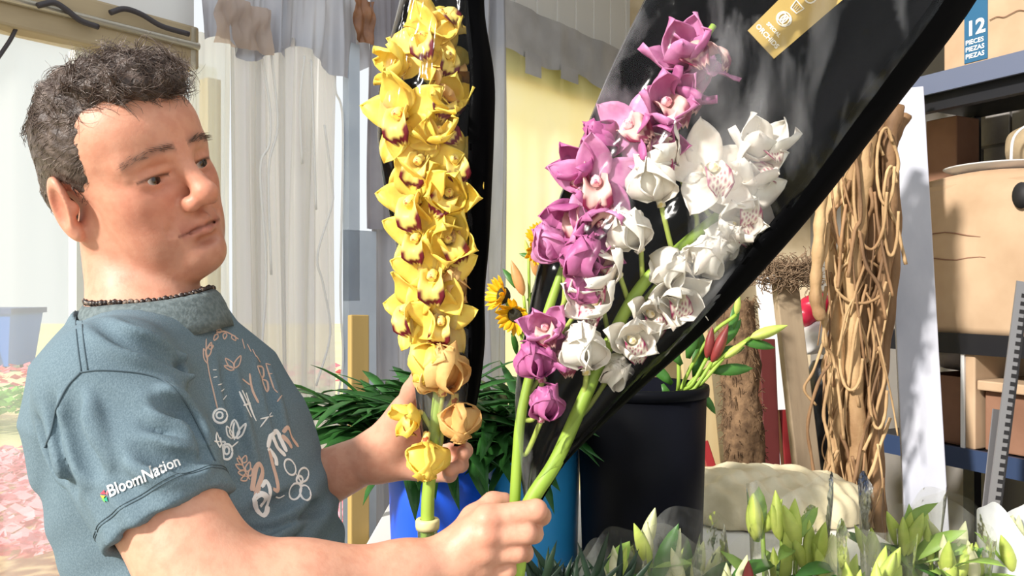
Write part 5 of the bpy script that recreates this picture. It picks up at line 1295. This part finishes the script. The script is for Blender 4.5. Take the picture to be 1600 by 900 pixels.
# vine bundle
vb = empty('vine_bundle', P(1340, 800, 2.05)*1.0); vb.location.z = 0; tag(vb, 'tall bundle of twisted tan vines left of the grey board', 'vines')
def vine(pts, r, m_, name='vine'):
    path = catmull(pts, 7); k = len(path)
    MB().tube(path, [r*(1+.12*math.sin(i*1.3+r*900)) for i in range(k)], 7).build(name, m_, vb)
for px, r, dd, top in ((1302, .017, 2.05, 300), (1318, .021, 2.08, 250), (1338, .024, 2.03, 210), (1356, .026, 2.08, 190), (1374, .020, 2.05, 185), (1346, .018, 2.12, 180), (1386, .016, 2.10, 200)):
    d0 = rs.uniform(-8, 8); pts = []
    for y in range(1330, top-1, -110):
        pts.append(P(px + 9*math.sin(y*.011+px) + d0*(y-500)/500 + (y-500)*-.03, y, dd))
    pts.append(P(px + 9 + 20*(1 if px > 1340 else .4), top-20, dd)); pts[0].z = max(pts[0].z, .0); vine(pts, r, M['vine'] if rs.random() < .6 else M['vine_d'])
for k in range(60):
    y0 = rs.uniform(190, 780); x0 = rs.uniform(1290, 1392); n = rs.randrange(4, 7); sgn = rs.choice((-1, 1)); pts = []; x, y = x0, y0; dd = rs.uniform(1.98, 2.04); st = rs.uniform(3, 16)
    for q in range(n):
        pts.append(P(x, y, dd + rs.uniform(-.01, .02))); x += sgn*st*rs.uniform(.5, 1.5); y += rs.uniform(25, 70)
        if x < 1288 or x > 1402: sgn = -sgn
        if rs.random() < .2: sgn = -sgn
    vine(pts, rs.uniform(.0016, .0052), M['vine'] if rs.random() < .7 else M['vine_d'])
for cx, cy, rx, ry in ((1384, 260, 14, 60), (1392, 330, 12, 70), (1360, 300, 26, 90), (1330, 560, 18, 50), (1372, 610, 14, 60), (1345, 440, 40, 34)):
    vine([P(cx + rx*math.cos(t*.7), cy + ry*math.sin(t*.7), 1.99+.004*t) for t in range(9)], .004, M['vine'])
vine([P(x, y, 1.98) for x, y in ((1284, 300), (1280, 360), (1276, 420), (1274, 470), (1284, 500))], .014, M['vine'])
# bags heaped behind the vines
def lump(name, label, cat, c, r, m_, seed, amp=.012, fr=28, flat=None, group=None):
    c = np.array(c); r = np.array(r); lo = c-r*1.5; hi = c+r*1.5; Fq = Field(lo, hi, max(.006, r.max()/22)); rs = np.random.RandomState(seed)
    ell(Fq, c, r, None, .0)
    for _ in range(5):
        o = (rs.rand(3)-.5)*r*1.3; ell(Fq, c+o, r*rs.uniform(.35, .6), None, .02)
    ph = rs.rand(6)*6
    Fq.add(lambda X, Y, Z: amp*(np.abs(np.sin(X*fr+ph[0]+2*np.sin(Z*fr*.6+ph[1])))*np.abs(np.sin(Z*fr*.9+Y*fr*.5+ph[2])) - .3), lo, hi, 0, 'd')
    if flat is not None: Fq.add(lambda X, Y, Z: flat-Z+0*X+0*Y, lo, hi, 0, 'i')
    V_, Q_ = Fq.extract(1); o = put(name, fastmesh(name, V_-np.array((c[0], c[1], V_[:, 2].min())), Q_), m_); o.location = (c[0], c[1], V_[:, 2].min()); return tag(o, label, cat, group)
c = P(1288, 640, 2.62)
lump('plastic_bag', 'large black plastic bag slumped between plank and vines', 'bag', (c.x, c.y, .62), (.12, .13, .62), M['bag_k'], 2, .02, 24, .0)
c = P(1282, 535, 2.62); lump('plastic_bag', 'white plastic bag lying on top of the black bag', 'bag', (c.x, c.y-.02, c.z+.02), (.065, .07, .06), M['bag_w'], 3, .012, 40)
c = P(1270, 492, 2.62); lump('plastic_bag', 'red plastic bag on top of the white one', 'bag', (c.x, c.y, c.z+.02), (.055, .06, .05), M['bag_r'], 4, .010, 40)
# ---- shelving
sh = empty('shelving_unit', SH(.3, .25, 0)); tag(sh, 'black metal shelving unit loaded with cartons on the right', 'shelf')
def sbox(name, u0, u1, w0, w1, z0, z1, m_, parent):
    mb = MB(); mb.hexa([SH(u0, w0, z0), SH(u1, w0, z0), SH(u1, w1, z0), SH(u0, w1, z0), SH(u0, w0, z1), SH(u1, w0, z1), SH(u1, w1, z1), SH(u0, w1, z1)]); return mb.build(name, m_, parent)
U0, U1 = -.22, 1.0
for z, lip in ((2.085, 'steel_b'), (1.315, 'steel_k'), (.985, 'shelf_blue'), (.12, 'steel_k')):
    sbox('shelf', U0, U1, .0, .56, z-.03, z, M['steel_k'], sh); sbox('shelf_lip', U0, U1, -.012, .0, z-.055, z+.004, M[lip], sh)
sbox('shelf_beam', U0, U1, .02, .05, 1.985, 2.055, M['steel_k'], sh)
for u in (U0, U1):
    for w_ in (.0, .52): sbox('post', u-.02, u+.02, w_, w_+.04, 0, 2.6, M['steel_k'], sh)
# cartons
def carton(label, u0, u1, w0, w1, z0, H, m_, open_top=False, flaps=()):
    r = empty('cardboard_box', SH((u0+u1)/2, (w0+w1)/2, z0)); tag(r, label, 'box'); t = .006
    if not open_top: bevel(sbox('body', u0, u1, w0, w1, z0, z0+H, m_, r), .004)
    else:
        for a in ((u0, u1, w0, w0+t, z0, z0+H), (u0, u1, w1-t, w1, z0, z0+H), (u0, u0+t, w0+t, w1-t, z0, z0+H), (u1-t, u1, w0+t, w1-t, z0, z0+H), (u0, u1, w0, w1, z0, z0+t)): sbox('panel', *a, m_, r)
    return r
# big carton: front panel dented, seam along the middle, hand hole
bc = empty('cardboard_box', SH(.2, .2, 1.315)); tag(bc, 'large tan cardboard carton on the middle shelf with a punched hand hole', 'box')
def bulge(u, v):
    uu = -.03 + .50*u; z = 1.317 + .455*v
    return SH(uu, .012 - .010*math.sin(PI*u)*math.sin(PI*v) + .004*math.sin(u*13+v*7)*v - .022*max(0, v-.86)/.14*-1, z + .012*math.sin(u*5)*v*v)
mb = MB(); mb.slab(bulge, 26, 22, .006); mb.build('front_panel', M['kraft'], bc)
sbox('body', -.028, .468, .022, .40, 1.317, 1.755, M['kraft'], bc)
def topf(u, v): return SH(-.03 + .50*u, .034 + .37*v, 1.772 + .012*math.sin(u*5) + .010*math.sin(v*3)*math.sin(u*6))
MB().slab(topf, 16, 8, .005).build('top_flap', M['kraft'], bc)
MB().tube([SH(-.03 + .5*i/14, .003, 1.535 + .004*math.sin(i*1.7)) for i in range(15)], .0022, 5).build('crease', M['kraft_d'], bc)
MB().tube([SH(-.03 + .5*i/14, .003, 1.605 + .010*math.sin(i*.9)) for i in range(15)], .0018, 5).build('crease', M['kraft_d'], bc)
mb = MB(); mb.lathe([(.0005, 0), (.034, 0), (.036, .004), (.0005, .005)], (0, 0, 0), 20)
hh = put('hand_hole', mb.me('hand_hole'), M['slot_k'], bc, True); hp = SH(.268, -.004, 1.70)
hh.matrix_basis = wm(bc).inverted() @ Matrix.Translation(hp) @ (Matrix((Vector((.46, -.888, 0)), Vector((0, 0, 1)), Vector((-.888, -.46, 0)))).transposed().to_4x4()) @ Matrix.Diagonal((.7, 1.0, 1, 1))
carton('tall reddish brown carton standing behind the large tan carton', -.215, -.105, .28, .40, 1.317, .70, M['kraft_d'])
# bits on the large carton
c = SH(.15, .20, 1.79)
lump('paper_bag', 'crumpled kraft paper bag on top of the large carton', 'bag', (c.x+.06, c.y-.06, c.z+.07), (.13, .12, .09), M['paper'], 8, .012, 22, 1.787)
mb = MB(); mb.lathe([(.0005, 0), (.10, .0), (.145, .016), (.15, .02), (.14, .018), (.0005, .006)], SH(.115, .15, 1.788), 36); mb.thing('plastic_tray', M['bag_w'], 'shallow white plastic tray on the large carton', 'tray')
MB().tube(catmull([SH(.20, .06, 1.80), SH(.215, .05, 1.87), SH(.26, .05, 1.90), SH(.32, .06, 1.90)], 6), .004, 6).thing('wire_handle', M['cord'], 'white cord loop standing over the paper bag', 'cord')
# printed carton on the top shelf
pc = carton('tan carton with blue printed panel reading 12 on the top shelf', .03, .60, .015, .40, 2.087, .30, M['kraft'])
M['ink_blue'] = mat('ink_blue', (34, 92, 128), .6)
sbox('blue_panel', .095, .163, .0125, .015, 2.10, 2.36, M['ink_blue'], pc)
def face_map(u0, z0, sc): return lambda x, y: SH(u0 + x*sc, .0115, z0 + y*sc)
project_text('lettering', text_mesh('12', 1, .03), face_map(.1, 2.178, .058), M['ink_white'], pc, False)
for k, tx in enumerate(('PIECES', 'PIEZAS', 'PIEZAS')): project_text('lettering', text_mesh(tx, 1, .02), face_map(.099, 2.152-.020*k, .0185), M['ink_white'], pc, False)
mb = MB(); mb.tube(catmull([SH(.245 + .035*math.cos(t*.6)*1.3, .0115, 2.32 + .05*math.sin(t*.6)) for t in range(9)], 5), .0016, 5); mb.build('scribble', M['slot_k'], pc)
mb = MB(); mb.tube(catmull([SH(.17 + .02*i, .0115, 2.205 + .004*math.sin(i*2.1)) for i in range(9)], 4), .0012, 5); mb.build('scribble', M['kraft_d'], pc)
# small cartons and bags in the lower bay
carton('low open carton with dark interior on the blue lipped shelf', -.05, .085, .03, .35, .988, .20, M['kraft_d'], True)
sbx = carton('upright carton with a torn pale edge in the lower bay', .105, .135, .0, .30, .988, .30, M['kraft'])
sbox('torn_edge', .095, .105, -.005, .03, .988, 1.28, M['white_panel'], sbx)
carton('flattened carton piece lying beside the slotted steel bar', .14, .36, .0, .26, 1.16, .028, M['kraft']); 
carton('squat brown carton under the flattened piece', .145, .34, .03, .30, .988, .17, M['kraft_d'])
carton('yellowish carton at the back of the lower bay', .14, .40, .30, .48, .988, .30, M['wood_pale'])
c = SH(.03, .14, 1.24); lump('plastic_bag', 'grey clear plastic bag squeezed above the low open carton', 'bag', (c.x, c.y, 1.245), (.09, .09, .055), M['bag_g'], 12, .010, 36, 1.19)
c = SH(.42, -.02, 1.05); lump('plastic_bag', 'small pale plastic bag on the blue lipped shelf at the right edge', 'bag', (SH(.33, .12, 0).x+.12, SH(.33, .12, 0).y-.10, 1.03), (.06, .05, .045), M['bag_w'], 13, .008, 40, .99)
c = SH(.20, .10, 0); lump('plastic_bag', 'white bag with reddish print heaped on the bottom shelf', 'bag', (c.x, c.y, .45), (.15, .15, .33), M['bag_w'], 14, .02, 26, .122)
c = SH(.50, .04, 0); lump('plastic_bag', 'grey and maroon bag at the bottom right behind the slotted bar', 'bag', (c.x-.02, c.y, .42), (.12, .12, .32), M['bag_g'], 15, .02, 26, .122)
# slotted steel bars leaning at the right
for k, (x0, y0, x1, y1, d0, d1, wd, lb) in enumerate(((1548, 830, 1598, 440, 1.95, 1.98, .030, 'long slotted steel bar leaning at the right edge'), (1540, 830, 1560, 640, 1.97, 2.0, .028, 'short plain steel bar leaning beside the slotted one'))):
    f0, f1 = floor_pt(x0, y0, d0, x1, y1, d1)
    r = empty('steel_bar', f0); tag(r, lb, 'bar'); t = (f1-f0).normalized(); n_ = Vector((0, -1, 0)); s_ = t.cross(n_).normalized(); n_ = s_.cross(t)
    mb = MB(); h = .004; mb.hexa([f0 + s_*a*wd/2 + n_*b*h/2 for a, b in ((-1, -1), (1, -1), (1, 1), (-1, 1))] + [f1 + s_*a*wd/2 + n_*b*h/2 for a, b in ((-1, -1), (1, -1), (1, 1), (-1, 1))]); mb.build('flange', M['slot'], r)
    if k == 0:
        e = s_*wd/2; mb = MB(); mb.hexa([f0 + e + s_*a*.003 + n_*b for a, b in ((-1, -.03), (1, -.03), (1, .002), (-1, .002))] + [f1 + e + s_*a*.003 + n_*b for a, b in ((-1, -.03), (1, -.03), (1, .002), (-1, .002))]); mb.build('side_flange', M['slot_k'], r)
        L_ = (f1-f0).length; z = L_*.25
        while z < L_-.02:
            p = f0 + t*z + n_*.0022 + s_*wd*.22; m1 = MB(); m1.hexa([p + s_*a*.0065 + t*b*.005 for a, b in ((-1, -1), (1, -1), (1, 1), (-1, 1))] + [p + n_*.0006 + s_*a*.0065 + t*b*.005 for a, b in ((-1, -1), (1, -1), (1, 1), (-1, 1))]); m1.build('slot', M['slot_k'], r); z += .02
